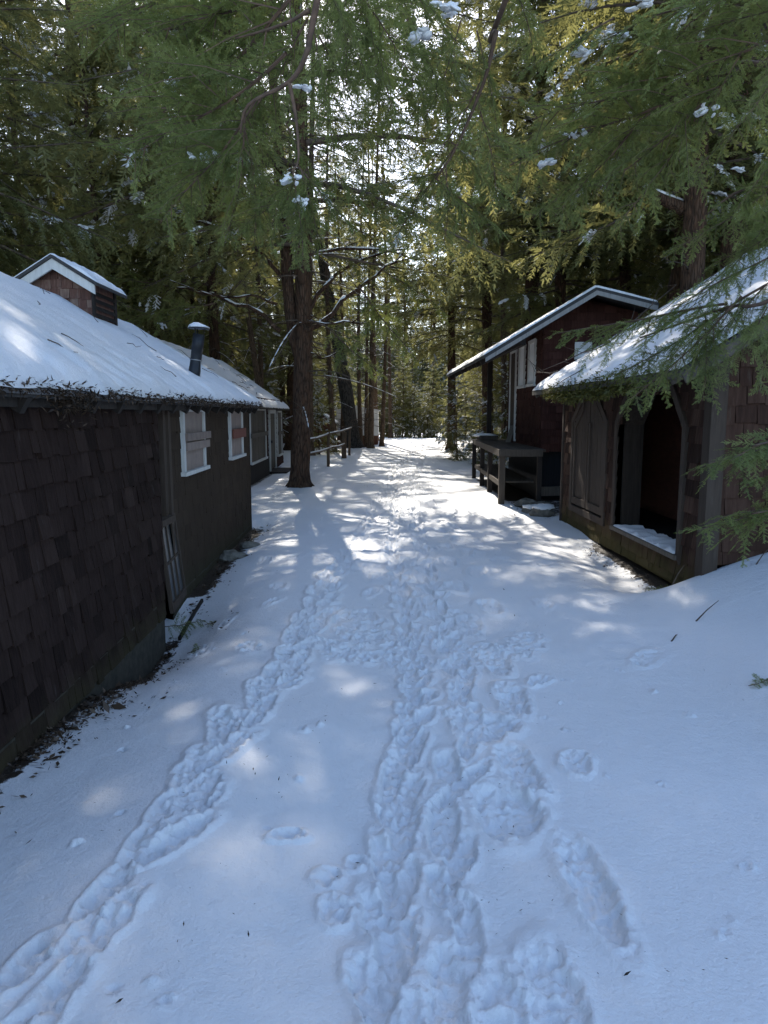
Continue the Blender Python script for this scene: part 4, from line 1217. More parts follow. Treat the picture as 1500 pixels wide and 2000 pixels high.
# roof of the arched shed
def roof1(y, s, side, h):
    return Vector((RIDGE + (-.011 * (y - 8)) - side * (3.02 - s), y, 1.84 + .63 * s + h))
rf = MB()
for side in (1, -1): rf.prism([roof1(5.62, 0, side, 0), roof1(10.9, 0, side, 0), roof1(10.9, 3.02, side, 0), roof1(5.62, 3.02, side, 0)], (0, 0, .05), .4)
ro1 = rf.build('roof', M['roofing'], r1)
fa = MB()
for y in (5.63, 10.86):
    fa.beam(roof1(y, .02, 1, -.03), roof1(y, 3.0, 1, -.03), .025, .09, tint=.5)
    fa.beam(roof1(y, .02, -1, -.03), roof1(y, 3.0, -1, -.03), .025, .09, tint=.5)
fa.beam(roof1(5.62, -.01, 1, .02), roof1(10.9, -.01, 1, .02), .014, .06, tint=.3)
for y in np.arange(5.9, 10.8, .5): fa.beam(roof1(y, .03, 1, -.04), roof1(y, .45, 1, -.04), .04, .08, tint=.4)
fa.build('roof_trim', M['wood_grey'], ro1)
def P1(U, S_, H):
    return np.stack([RIDGE - .011 * (U - 8) - (3.02 - S_), U, 1.90 + .63 * np.minimum(S_, 6.04 - S_) + H], -1)
V, F = snow_sheet(P1, 5.64, 10.88, 3.02, .06, .045, .05, 33.0, r=.09, lip=.02, rough=1.3)
part_np('roof_snow', mesh_np('roof_snow', V, F[:, ::-1], None, [M['snow']], smooth=True), ro1)
tw = MB(); rs = np.random.RandomState(6)
def roof_twig(y, s, a, l, r=.007, lift=.06):
    d = np.array([math.cos(a), math.sin(a)]); pts = []
    for t in (0, .3, .6, 1):
        yy = y + d[1] * l * t + .04 * math.sin(9 * t + y); ss = s + d[0] * l * t
        pts.append(roof1(yy, ss, 1, .11 + lift * t + rs.rand() * .03))
    tw.tube(pts, [r, r * .8, r * .6, r * .3], 4, cap=False)
    return pts
for i in range(34):
    y = rs.uniform(6.2, 10.8); s = rs.uniform(.1, 2.6)
    pts = roof_twig(y, s, rs.rand() * 6.28, rs.uniform(.15, .6), rs.uniform(.003, .007), .05)
for y, s, a, l in [(10.4, .95, 2.6, 1.0), (10.3, 1.2, 2.2, .8), (10.5, 1.0, .4, 1.2), (10.2, .9, 3.4, .7), (10.7, .3, 1.9, .6), (9.4, 1.7, .3, .9), (8.8, 2.0, 1.2, .8)]:
    pts = roof_twig(y, s, a, l, .011, .16)
    for q in pts[1:]:
        d = Vector(rs.randn(3)).normalized() * .25; tw.tube([q, q + d * .5 + Vector((0, 0, .03)), q + d + Vector((0, 0, .05))], [.005, .004, .002], 3, cap=False)
tw.build('fallen_twigs', M['twig'], ro1)
# moss along the eave
rs = np.random.RandomState(12); C = []
for cy, w_, n_, dr_ in [(10.0, .12, 300, .05), (9.6, .18, 700, .09), (9.1, .2, 1000, .14), (8.6, .22, 1200, .17), (8.1, .2, 1000, .13), (7.7, .22, 1200, .16), (7.2, .25, 1000, .12), (6.6, .3, 900, .11)]:
    for i in range(n_):
        y = cy + rs.randn() * w_; dpt = rs.rand() ** 1.3
        C.append(roof1(y, -.03 + rs.rand() * .22 * (1 - dpt) + rs.randn() * .02, 1, .10 - dpt * (dr_ + .06)))
o = part_np('moss', flakes_mesh('moss', C, .045, M['moss'], 4, .6, 2.6, .6), ro1); o['kind'] = 'stuff'

# ------------------------------------------------------------------ red house with a deck, farther right
r2 = empty('red_house', (3.7, 15.5, .9)); tag(r2, 'dark red shingled house on the right with white bargeboards, a porch roof and a deck', 'house')
HX, HK = 2.95, -.011
G0, G1 = 12.92, 16.2
P7 = wallP(HX, HK, -1)
PKX, PKZ = 3.56, 3.60
def zroof(x, y=0):
    return PKZ - .60 * (PKX - x) if x < PKX else PKZ - .24 * (x - PKX)
WW = [(13.42, 14.02, 2.11, 2.92), (14.33, 14.93, 2.11, 2.92)]
DD = (15.2, 15.86, .98, 2.92)
mb = MB(); shingles(mb, P7, G0 + .05, G1, .88, 3.1, .135, (.1, .22), holes=[hole(w) for w in WW + [DD]], seed=41, tv=.3, top=lambda u: 3.03)
mb.build('wall_shingles', M['shingle_maroon'], r2)
P8 = crossP(G0)
SW = (3.36, 3.66, 2.5, 2.80)
mb = MB(); shingles(mb, P8, 2.81, 4.45, .88, 3.7, .135, (.1, .22), holes=[hole(SW)], top=lambda u: zroof(u) - .07, seed=42, tv=.3)
mb.build('wall_shingles', M['shingle_maroon'], r2)
wm = MB()
trim(wm, P7, G0, G1, .88, 3.02, -.08, 0, .3)
for y in (G0, G1 - .08): wm.prism([(2.83, y, .88), (4.45, y, .88), (4.45, y, zroof(4.45) - .08), (PKX, y, zroof(PKX) - .08), (2.83, y, zroof(2.83) - .08)], (0, .07, 0), .3)
trim(wm, wallP(4.5, HK, 1), G0, G1, .88, 3.3, -.06, 0, .3)
wm.build('wall', M['shingle_maroon'], r2)
for w in WW:
    fm = MB(); a, b, c, d = w
    trim(fm, P7, a, a + .07, c, d, 0, .04); trim(fm, P7, b - .07, b, c, d, 0, .04); trim(fm, P7, a + .07, b - .07, d - .06, d, 0, .038); trim(fm, P7, a - .04, b + .04, c - .05, c, 0, .06)
    o = fm.build('window', M['trim_white'], r2)
    q = MB(); trim(q, P7, a + .07, b - .07, c, d - .06, 0, .02, .5); q.build('blind_panel', M['sheet'], o)
fm = MB(); a, b, c, d = DD
trim(fm, P7, a, a + .05, c, d, 0, .045, .5); trim(fm, P7, b - .05, b, c, d, 0, .045, .5); trim(fm, P7, a + .05, b - .05, d - .09, d, 0, .043, .5)
dfr = MB(); trim(dfr, P7, a + .05, b - .05, c, d - .09, 0, .02, .5); trim(dfr, P7, a + .15, b - .15, c + .95, d - .2, .0205, .03, .2); trim(dfr, P7, a + .15, b - .15, c + .15, c + .85, .0205, .03, .3)
do = dfr.build('door', M['trim_brown'], r2); fm.build('frame', M['trim_white'], do)
fm = MB(); a, b, c, d = SW
for q in [(a, a + .06, c, d), (b - .06, b, c, d), (a + .06, b - .06, d - .12, d), (a + .06, b - .06, c, c + .05)]: trim(fm, P8, *q, 0, .035)
o = fm.build('window', M['trim_white'], r2); q = MB(); trim(q, P8, a + .06, b - .06, c + .05, d - .12, 0, .02); q.build('blind_panel', M['sheet'], o)
# roof: long slope over the porch, short shallow slope behind
RY0, RY1 = 12.4, 18.9
def roofH(y, x, h): return Vector((x - .011 * (y - 12.4), y, zroof(x) + h))
rf = MB()
for xa, xb in ((1.70, PKX), (PKX, 4.62)):
    rf.prism([roofH(RY0, xa, 0), roofH(RY0, xb, 0), roofH(RY1, xb, 0), roofH(RY1, xa, 0)], (0, 0, .05), .4)
ro2 = rf.build('roof', M['roofing'], r2)
fa = MB()
for xa, xb in ((1.72, PKX), (PKX, 4.6)):
    q = [roofH(RY0 - .025, xa, -.004), roofH(RY0 - .025, xb, -.004), roofH(RY0 - .025, xb, -.085), roofH(RY0 - .025, xa, -.075)]
    fa.prism(q, (0, .022, 0), .5)
fa.build('bargeboard', M['trim_grey'], ro2)
fa = MB()
for y in np.arange(RY0 + .1, RY1, .6): fa.beam(roofH(y, 1.74, -.05), roofH(y, 2.78, -.05), .045, .09)
fa.beam((2.32 + .06, RY0 + .1, zroof(2.38) - .13), (2.32, RY1 - .3, zroof(2.38) - .13), .08, .1)
fa.build('rafter_tails', M['wood_dark'], ro2)
def P2s(U, S_, H):
    x = 1.70 + S_
    return np.stack([x - .011 * (U - 12.4), U, np.where(x < PKX, PKZ - .60 * (PKX - x), PKZ - .24 * (x - PKX)) + .055 + H], -1)
V, F = snow_sheet(P2s, RY0 + .02, RY1 - .02, 2.90, .045, .07, .05, 51.0, r=.07, lip=.01, both=False)
part_np('roof_snow', mesh_np('roof_snow', V, F[:, ::-1], None, [M['snow']], smooth=True), ro2)
pp = MB(); pp.box((2.47, 17.0, 1.92), .05, .05, 1.0, tint=.4); pp.build('porch_post', M['wood_dark'], r2)
# deck with lower shelf and legs
dk = MB()
for i in range(9):
    x = 2.03 + i * .088
    dk.beam((x + .0, 12.32, .925), (x + .20 - .35 * (i / 9.0) * .3, 17.6, .925), .083, .035, tint=random.uniform(.3, .7))
dk.beam((2.0, 12.30, .885), (2.72, 12.30, .885), .035, .12, tint=.5); dk.beam((1.985, 12.3, .885), (2.19, 17.6, .885), .035, .12, tint=.55)
deck = dk.build('deck', M['deck_wood'], r2)
for x, y, w_ in [(2.035, 12.37, .05), (2.10, 14.2, .045), (2.15, 15.7, .045), (2.2, 17.5, .045), (2.68, 12.36, .04)]:
    lg = MB(); lg.box((x, y, .4), w_, w_, .435, tint=random.uniform(.3, .6)); lg.build('leg', M['wood_dark'] if y > 13 or x > 2.5 else M['deck_wood'], deck)  # shade under the deck put into darker wood; near leg coloured as lit
sh = MB()
for i in range(6): sh.beam((2.10 + i * .1, 12.6, .36), (2.22 + i * .09, 16.9, .36), .094, .03, tint=random.uniform(.3, .7))
sh.beam((2.05, 12.55, .33), (2.16, 16.9, .33), .04, .09, tint=.5); sh.build('lower_shelf', M['deck_wood'], deck)
sk = MB(); sk.box((2.85, 14.6, .3), .04, 1.6, .55, tint=.1); sk.box((3.6, 13.05, .3), .8, .04, .57, tint=.1); sk.build('crawl_shade', M['tar'], r2)  # tar-dark panels painting in the shade below the raised house
sk = MB(); sk.beam((2.78, 12.98, .15), (4.3, 12.95, .2), .16, .16); sk.build('sill_log', M['wood_grey'], r2)
bn = MB(); bn.box((2.42, 16.9, 1.0), .2, .35, .05, tint=.4); bo = bn.build('bench', M['deck_wood'], r2)
rs = np.random.RandomState(2); bn = MB()
v, f_ = snow_blob(rs, (2.4, 16.9, 1.06), .26, .18, 16, 8); bn.add(v, f_); bn.build('bench_snow', M['snow'], bo, True)
lb = MB(); lb.beam((2.60, 15.1, .95), (2.74, 15.35, 1.30), .1, .02, tint=.6); lb.beam((2.62, 15.45, .95), (2.73, 15.3, 1.2), .05, .02, tint=.5)
tag(lb.build('plank', M['wood_grey'], None, loc=(2.65, 15.2, .95)), 'short crossed boards propped on the deck against the house door', 'boards')

# ------------------------------------------------------------------ fence, far buildings
fe = empty('rail_fence', (-1.6, 21, 0)); tag(fe, 'rustic two rail wooden fence leading from the forked trunk to the leaning tree', 'fence')
for x, y, h, r in [(-1.85, 16.9, 1.05, .05), (-1.63, 21.0, 1.05, .05), (-1.41, 25.3, .92, .10), (-1.3, 27.0, 1.0, .05)]:
    p = MB(); p.tube([(x, y, -.2), (x, y, h * .5), (x + .02, y, h)], [r, r * .95, r * .85], 8); p.build('post', M['fence_wood'], fe, True)
for a, b in [((-1.88, 16.6, .93), (-1.63, 21.1, .96)), ((-1.63, 20.8, .97), (-1.25, 27.6, 1.02)), ((-1.86, 16.6, .60), (-1.55, 22.0, .55)), ((-1.58, 21.5, .55), (-1.38, 25.4, .50))]:
    p = MB(); a = Vector(a); b = Vector(b); p.tube([a, a.lerp(b, .5) + Vector((0, 0, -.03)), b], [.032, .03, .026], 7); rl = p.build('rail', M['fence_wood'], fe, True)
    p = MB(); p.tube([a + Vector((0, 0, .022)), a.lerp(b, .5) + Vector((0, 0, -.008)), b + Vector((0, 0, .022))], [.024, .026, .02], 6); p.build('rail_snow', M['snow'], rl, True)
ws = empty('white_shed', (-1.3, 38, 0)); tag(ws, 'low building with a bright white wall seen behind the leaning trunk', 'shed')
p = MB(); p.box((-1.35, 38.3, 1.08), 1.05, 1.8, .62, tint=.5); p.build('wall', M['sheet'], ws)
p = MB(); p.box((-1.35, 38.3, .1), 1.04, 1.78, .36, tint=.5); p.build('foundation', M['red_brown'], ws)
p = MB(); p.prism([(-2.5, 36.3, 1.69), (-.2, 36.3, 1.69), (-.2, 36.3, 1.74), (-1.35, 36.3, 1.95), (-2.5, 36.3, 1.74)], (0, 4, 0)); p.build('roof', M['snow'], ws)
bs = empty('brown_shed', (-2.8, 34, 0)); tag(bs, 'small reddish brown gabled shed beyond the rail fence', 'shed')
mb = MB(); shingles(mb, crossP(34.0), -3.3, -2.35, 0, 1.6, .12, (.2, .4), top=lambda u: 1.47 - .62 * abs(u + 2.85), seed=9); mb.build('wall_shingles', M['red_brown'], bs)
p = MB(); p.prism([(-3.3, 34.0, 0), (-2.35, 34.0, 0), (-2.35, 34, 1.14), (-2.85, 34, 1.45), (-3.3, 34, 1.14)], (0, 1.6, 0)); p.build('wall', M['red_brown'], bs)
for sd in (-1, 1):
    p = MB(); p.prism([(-2.85, 33.85, 1.50), (-2.85 + sd * .62, 33.85, 1.10), (-2.85 + sd * .62, 33.85, 1.16), (-2.85, 33.85, 1.57)], (0, 2, 0)); p.build('roof', M['snow'] if sd > 0 else M['roofing'], bs)

# ------------------------------------------------------------------ stones, litter, sprigs
def rock(x, y, r, fl, seed, label, snow=True):
    rs = np.random.RandomState(seed); V, F = [], []
    nu, nv = 9, 6
    for j in range(nv + 1):
        for i in range(nu):
            a = 2 * math.pi * i / nu; ph = math.pi * j / nv; k = r * (.75 + .45 * rs.rand())
            V.append((k * math.sin(ph) * math.cos(a) * 1.3, k * math.sin(ph) * math.sin(a), k * fl * math.cos(ph)))
    for j in range(nv):
        for i in range(nu): F.append((j * nu + i, (j + 1) * nu + i, (j + 1) * nu + (i + 1) % nu, j * nu + (i + 1) % nu))
    root = empty('stone', (x, y, gz(x, y) + r * fl * .35)); tag(root, label, 'stone')
    m = MB(); m.v = [(a + x, b + y, c + gz(x, y) + r * fl * .35) for a, b, c in V]; m.f = F; m.t = [.5] * len(F); m.m = [0] * len(F)
    m.build('body', M['rock'], root)
    if snow:
        v, f = snow_blob(rs, (x, y, gz(x, y) + r * fl * 1.05), r * .9, .3, 16, 8); q = MB(); q.add(v, f); q.build('snow_cap', M['snow'], root, True)
rock(2.46, 10.95, .17, .7, 1, 'snow capped stone at the far corner of the arched shed')
rock(2.36, 11.35, .14, .6, 2, 'flat snowy stone in front of the shed corner stone, nearest the lane')
rock(2.42, 12.05, .17, .6, 3, 'bare mossy stone beside the near deck leg', False)
rock(2.66, 11.8, .14, .6, 4, 'bare stone under the near end of the deck by the house wall', False)
rock(-1.72, 8.0, .13, .6, 5, 'bare stone at the foot of the brown cabin wall below the windows', False)
rock(-1.66, 8.7, .10, .6, 6, 'smaller bare stone at the foot of the brown cabin wall near its far end', False)
rs = np.random.RandomState(17); np.random.seed(3); C = []
for i in range(2600):
    y = rs.uniform(1.8, 5.55); wx = AX + AK * y + .07; x = wx + abs(rs.randn()) * (.06 + .16 * vnoise(y * 2.2, 3.0)) + .005
    C.append((x, y, gz(x, y) + .012))
for i in range(800):
    y = rs.uniform(6.0, 10.4); x = AX + AK * y + .03 + abs(rs.randn()) * .14; C.append((x, y, gz(x, y) + .014))
for i in range(160):
    y = rs.uniform(4.9, 6.0); x = -1.72 + abs(rs.randn()) * .25; C.append((x, y, gz(x, y) + .014))
for i in range(220):
    y = rs.uniform(6.0, 8.6); x = RX + RK * y - .16 + rs.randn() * .08; C.append((x, y, gz(x, y) + .014))
for i in range(350):
    y = rs.uniform(10.5, 13); x = 2.5 + rs.randn() * .25; C.append((x, y, gz(x, y) + .014))
C = [c for c in C if vnoise(c[0] * 7, c[1] * 5) + .35 * vnoise(c[0] * 23, c[1] * 21) > .60 + .2 * np.random.rand()]
for c in list(C):
    if len(C) < 5200: C += [(c[0] + rs.randn() * .018, c[1] + rs.randn() * .018, c[2] + .002)]
o = link('leaf_litter', flakes_mesh('leaf_litter', C, .022 * np.exp(np.random.RandomState(1).randn(len(C)) * .45), M['dry'], 5, .35, 2.6))
tag(o, 'dark dead leaves and needles strewn along the foot of the walls', 'leaf litter', kind='stuff')
C = []
for i in range(4200):
    y = 1.3 + 30 * rs.rand() ** 1.8; x = path_x(y) + rs.randn() * (1.1 + .03 * y)
    if vnoise(x * 2.1 + 5, y * 2.1) > .62 - .25 * rs.rand() * rs.rand(): C.append((x, y, gz(x, y) + .012))
o = link('needle_litter', flakes_mesh('needle_litter', C, .009 * np.exp(np.random.RandomState(2).randn(len(C)) * .5), M['dry'], 6, .3, 4))
tag(o, 'tiny brown needles and twig bits scattered over the snow', 'needle litter', kind='stuff')

# ------------------------------------------------------------------ near hemlock boughs
FG = []
for k in range(3):
    V, T, wood, spf = bough_data(300 + k, 1.2, .085, .036, needles=.0058, droop=.12, tlen=.74, wmul=1.75)
    me_n = MB()
    # foliage and wood in one mesh with two materials
    wv = np.array([tuple(v) for v in wood.v]); tri = [f for f in wood.f if len(f) == 4]
    VV = np.concatenate([V, wv]); FF = np.concatenate([np.arange(len(V)).reshape(-1, 4), np.array(tri) + len(V)])
    mi = np.concatenate([np.zeros(len(V) // 4, int), np.ones(len(tri), int)])
    FG.append((1.2, mesh_np('bough', VV, FF, np.concatenate([T, np.full(len(tri), .5)]), [M['needles_fg'], M['twig_fg']], mi), spf))
RB = random.Random(9)
def at(px, py, Y):
    """point at distance Y ahead that the photograph shows at px, py"""
    p = R_(7.8); v = (1000 - py) / 1400; r = (px - 750) / 1400, math.cos(p) + v * math.sin(p), -math.sin(p) + v * math.cos(p)
    t = Y / r[1]
    return Vector((r[0] * t, Y, 1.55 + r[2] * t))
def bough(root, a, b, roll=0.0, k=None, snow=0, wmul=1.0):
    a = Vector(a); b = Vector(b)
    L, me, spf = FG[RB.randrange(3) if k is None else k]
    X = (b - a); l = X.length; X.normalize()
    up = Vector((0, 0, 1)); Y = up.cross(X)
    if Y.length < .1: Y = Vector((1, 0, 0))
    Y.normalize(); Z = X.cross(Y)
    c, s = math.cos(roll), math.sin(roll)
    Y2 = Y * c + Z * s; Z2 = X.cross(Y2)
    m = Matrix((X, Y2, Z2)).transposed().to_4x4()
    sc = l / L
    o = link('bough', me, root)
    o.matrix_local = Matrix.Translation(a - WL[root]) @ m @ Matrix.Diagonal((sc, sc * wmul, sc, 1))
    if snow:
        rs = np.random.RandomState(RB.randrange(9999)); q = MB()
        sV, sF = [], []
        co = np.empty(len(me.vertices) * 3, np.float32); me.vertices.foreach_get('co', co); co = co.reshape(-1, 3)[:len(me.vertices) // 2]
        mw = np.array(o.matrix_local); co = co @ mw[:3, :3].T + mw[:3, 3]
        for i in range(snow):
            c0 = co[rs.randint(len(co))]
            for j in range(rs.randint(2, 5)):
                ax = np.array(X) * rs.uniform(1.1, 2.2) + rs.randn(3) * .35
                v, f = snow_blob(rs, c0 + rs.randn(3) * np.array([.04, .04, .015]), rs.uniform(.006, .024), .45, 12, 7, ax)
                b0 = len(sV); sV += v; sF += [[b0 + q_ for q_ in ff] for ff in f]
        if not sV: return o
        me2 = mesh_np('snow_load', sV, np.array(sF), None, [M['snow']], smooth=True)
        s_ = link('snow_load', me2, root); s_['kind'] = 'stuff'
    return o
def near_tree(x, y, r, H, label, limbs):
    root = empty('hemlock_tree', (x, y, gz(x, y) - .1)); tag(root, label, 'tree')
    t = MB(); t.tube([(x, y, -.2), (x, y, .3), (x + .03, y, H * .3), (x, y + .05, H * .7), (x, y, H)], [r * 1.3, r * 1.05, r * .85, r * .5, .03], 14); t.build('trunk', M['bark'], root, True)
    for pts, r0 in limbs:
        b = MB(); n = len(pts); rr = [r0 * (1 - .75 * i / (n - 1)) for i in range(n)]
        # smooth the limb
        P_ = [Vector(p) for p in pts]; Q = []; R2 = []
        for i in range(n - 1):
            p0, p1, p2, p3 = P_[max(0, i - 1)], P_[i], P_[i + 1], P_[min(n - 1, i + 2)]
            for t_ in (0, .25, .5, .75):
                Q.append(.5 * ((2 * p1) + (p2 - p0) * t_ + (2 * p0 - 5 * p1 + 4 * p2 - p3) * t_ ** 2 + (3 * p1 - p0 - 3 * p2 + p3) * t_ ** 3)); R2.append(rr[i] + (rr[i + 1] - rr[i]) * t_)
        Q.append(P_[-1]); R2.append(rr[-1])
        b.tube(Q, R2, 7); b.build('limb', M['twig_fg'], root, True)
    return root

# tree behind the camera on the left bank: its long limb arches over the lane
nt1 = near_tree(2.75, -.9, .16, 9, 'hemlock whose long arching brown limb hangs over the middle of the lane at the top', [
    ([(2.75, -.9, 5.2), (1.4, 1.2, 5.5), (.2, 3.0, 5.0), tuple(at(620, 0, 4.0)), tuple(at(600, 100, 4.1)), tuple(at(565, 160, 4.2)), tuple(at(485, 205, 4.4)), tuple(at(470, 260, 4.5))], .026),
    ([tuple(at(565, 160, 4.2)), tuple(at(578, 230, 4.25)), tuple(at(583, 310, 4.3)), tuple(at(570, 335, 4.3))], .012),
    ([tuple(at(603, 20, 4.05)), tuple(at(560, 45, 4.2)), tuple(at(480, 70, 4.5)), tuple(at(415, 85, 4.8))], .012),
    ([(1.6, .9, 5.5), tuple(at(1000, -30, 4.6)), tuple(at(970, 60, 4.8)), tuple(at(945, 160, 5.0)), tuple(at(890, 290, 5.2)), tuple(at(850, 350, 5.3))], .022)])
# (base px, base py, Y) -> (tip px, tip py, Y)
TOP = [((640, -60, 4.3), (330, 60, 5.2), .5), ((600, -40, 4.3), (290, 190, 5.4), .6), ((560, 60, 4.6), (260, 90, 5.6), -.4), ((560, 100, 4.4), (280, 300, 5.2), .5), ((500, 190, 4.5), (330, 420, 5.1), .3),
       ((480, 220, 4.5), (420, 460, 5.0), -.2), ((570, 330, 4.4), (600, 520, 4.5), .2), ((575, 320, 4.4), (700, 440, 4.8), .4), ((480, 250, 4.6), (520, 470, 5.0), .5), ((575, 340, 4.4), (520, 480, 4.6), -.4),
       ((620, -60, 4.0), (720, 150, 4.4), .3), ((640, -80, 4.1), (820, 130, 4.6), -.4), ((700, -120, 4.2), (890, 60, 4.8), .3), ((680, -60, 4.2), (780, 240, 4.8), .5), ((660, -40, 4.2), (660, 190, 4.6), -.3),
       ((940, 160, 5.0), (800, 340, 5.5), .4), ((930, 190, 5.1), (960, 400, 5.5), -.3), ((890, 290, 5.2), (760, 420, 5.6), .2), ((860, 340, 5.3), (700, 350, 5.8), -.5), ((850, 350, 5.3), (990, 440, 5.7), .4), ((870, 320, 5.2), (860, 480, 5.6), .2),
       ((560, -60, 4.4), (400, 20, 5.2), -.3), ((450, -80, 4.6), (250, 20, 5.8), .2), ((520, 180, 4.5), (380, 330, 4.9), -.5), ((1000, -40, 4.6), (1060, 110, 5.0), .3), ((740, -80, 4.3), (760, 60, 4.6), .2)]
TOP += [((600, 330, 4.5), (470, 420, 5.0), .6), ((590, 330, 4.4), (640, 500, 4.6), .7), ((600, 340, 4.5), (560, 510, 4.5), .5), ((620, 300, 4.6), (730, 400, 5.0), .6), ((560, 240, 4.5), (640, 400, 4.7), .5), ((600, 40, 4.3), (460, 230, 4.8), .5), ((610, 60, 4.2), (660, 300, 4.5), .6),
        ((700, 30, 4.5), (600, 180, 4.9), .6), ((780, 20, 4.8), (900, 220, 5.2), .5), ((930, 60, 4.9), (980, 260, 5.3), .6), ((860, 330, 5.3), (940, 470, 5.6), .6), ((830, 360, 5.4), (740, 480, 5.7), .5), ((880, 280, 5.2), (1000, 380, 5.5), .5), ((470, 40, 4.9), (300, 140, 5.6), .6), ((430, 100, 4.9), (330, 280, 5.3), .5), ((440, 240, 4.8), (300, 380, 5.4), .6),
        ((300, -40, 5.6), (180, 60, 6.4), .5), ((660, -60, 4.4), (640, 130, 4.9), .6), ((720, -40, 4.6), (700, 170, 5.0), .7), ((780, -60, 4.8), (830, 190, 5.2), .6), ((820, -40, 5.0), (740, 150, 5.3), .5), ((620, 60, 4.5), (720, 240, 5.0), .5), ((900, 40, 5.0), (820, 230, 5.4), .6), ((640, -20, 4.8), (600, 220, 5.2), .4), ((760, 100, 5.1), (690, 290, 5.4), .6), ((700, 250, 5.2), (820, 300, 5.6), .5), ((860, 120, 5.2), (760, 260, 5.6), .5)]
for a, b, r in TOP:
    bough(nt1, at(*a), at(*b), r, snow=RB.choice([1, 2, 3, 5]))
# tree off the right edge: boughs sweep in across the shed roof
nt2 = near_tree(4.3, 3.9, .17, 10, 'hemlock at the right edge whose green boughs hang in front of the arched shed', [
    ([(4.3, 3.9, 3.4), tuple(at(1560, 560, 4.6)), tuple(at(1420, 600, 5.0)), tuple(at(1250, 660, 5.3))], .02),
    ([(4.3, 3.9, 4.4), tuple(at(1600, 100, 5.0)), tuple(at(1420, 130, 5.6)), tuple(at(1200, 260, 6.2))], .03),
    ([(4.3, 3.9, 4.0), tuple(at(1600, 330, 5.0)), tuple(at(1450, 370, 5.4)), tuple(at(1380, 420, 5.6))], .022),
    ([(4.3, 3.9, 1.9), tuple(at(1560, 850, 3.6)), tuple(at(1480, 870, 3.5))], .010),
    ([(4.3, 3.9, 1.5), tuple(at(1560, 985, 3.5)), tuple(at(1480, 1000, 3.4))], .010)])
RT = [((1500, 560, 4.9), (1180, 700, 5.5), .3), ((1420, 600, 5.0), (1080, 620, 5.7), -.2), ((1450, 580, 4.9), (1200, 770, 5.3), .4), ((1380, 610, 5.1), (1350, 780, 5.2), .3), ((1520, 570, 4.7), (1480, 760, 4.9), -.3), ((1520, 540, 4.8), (1330, 680, 5.2), .1), ((1500, 600, 4.7), (1400, 720, 4.9), .5), ((1540, 480, 4.8), (1280, 600, 5.3), -.4),
      ((1600, 850, 3.7), (1375, 885, 3.5), .05), ((1600, 840, 3.7), (1420, 870, 3.5), -.3), ((1600, 985, 3.6), (1370, 1010, 3.4), .05), ((1600, 975, 3.6), (1410, 985, 3.4), .3), ((1570, 920, 3.6), (1460, 925, 3.5), .1),
      ((1560, 60, 5.0), (1150, 140, 6.2), .4), ((1500, 110, 5.4), (1060, 220, 6.4), .5), ((1420, 140, 5.6), (1010, 300, 6.6), .3), ((1480, 110, 5.4), (1150, 330, 6.2), .5), ((1300, 200, 5.9), (1020, 390, 6.4), .4), ((1400, 160, 5.7), (1180, 430, 6.2), .3), ((1540, 130, 5.2), (1330, 330, 5.8), -.2), ((1560, 330, 5.1), (1300, 470, 5.7), .4),
      ((1560, 340, 5.0), (1400, 560, 5.4), .3), ((1560, 360, 4.9), (1480, 560, 5.1), -.3), ((1600, 200, 4.9), (1420, 420, 5.3), .2), ((1600, -20, 4.8), (1350, 60, 5.5), .3), ((1580, -60, 4.8), (1200, 30, 5.9), -.3), ((1250, 230, 6.0), (1080, 420, 6.3), .5), ((1580, 20, 4.8), (1440, 230, 5.2), .4), ((1580, 420, 4.8), (1380, 500, 5.3), .1), ((1560, 470, 4.8), (1440, 640, 5.0), .5), ((1350, 40, 5.4), (1230, 160, 5.8), .3), ((1200, 40, 5.9), (1000, 120, 6.4), -.4)]
for a, b, r in RT:
    bough(nt2, at(*a), at(*b), r, snow=RB.choice([1, 2, 4, 6]) if a[1] < 500 else 0)
# lumps of snow resting on the near boughs
def lumps(root, spots):
    rs = np.random.RandomState(44); sV, sF = [], []
    for px, py, Y, r, fl in spots:
        c = np.array(at(px, py, Y))
        for i in range(9):
            p = c + rs.randn(3) * np.array([.75, .5, .38 * fl]) * r
            ax = np.array([rs.randn(), rs.randn() * .6, .35 * rs.randn()]); ax = ax / np.linalg.norm(ax) * rs.uniform(1, 1.7)
            v, f = snow_blob(rs, p, r * rs.uniform(.2, .55), .42 * (.6 + fl), 18, 10, ax)
            b0 = len(sV); sV += v; sF += [[b0 + q_ for q_ in ff] for ff in f]
    o = link('snow_load', mesh_np('snow_load', np.array(sV) - np.array(WL[root]), np.array(sF), None, [M['snow']], smooth=True), root); o['kind'] = 'stuff'
lumps(nt1, [(820, 70, 4.6, .055, .9), (400, 310, 4.9, .05, .9), (567, 350, 4.35, .04, .9), (590, 395, 4.4, .04, 1.0), (470, 320, 4.8, .045, .4), (585, 170, 4.2, .04, .3), (880, 15, 4.7, .06, .6), (330, 165, 5.2, .05, .5)])
lumps(nt2, [(1068, 318, 6.3, .06, .6), (1120, 264, 6.2, .05, .6), (1380, 215, 5.6, .05, 1.1), (1140, 105, 6.1, .07, .4), (1250, 10, 5.8, .06, .6), (1440, 330, 5.2, .035, .5), (1215, 70, 5.9, .06, .5)])

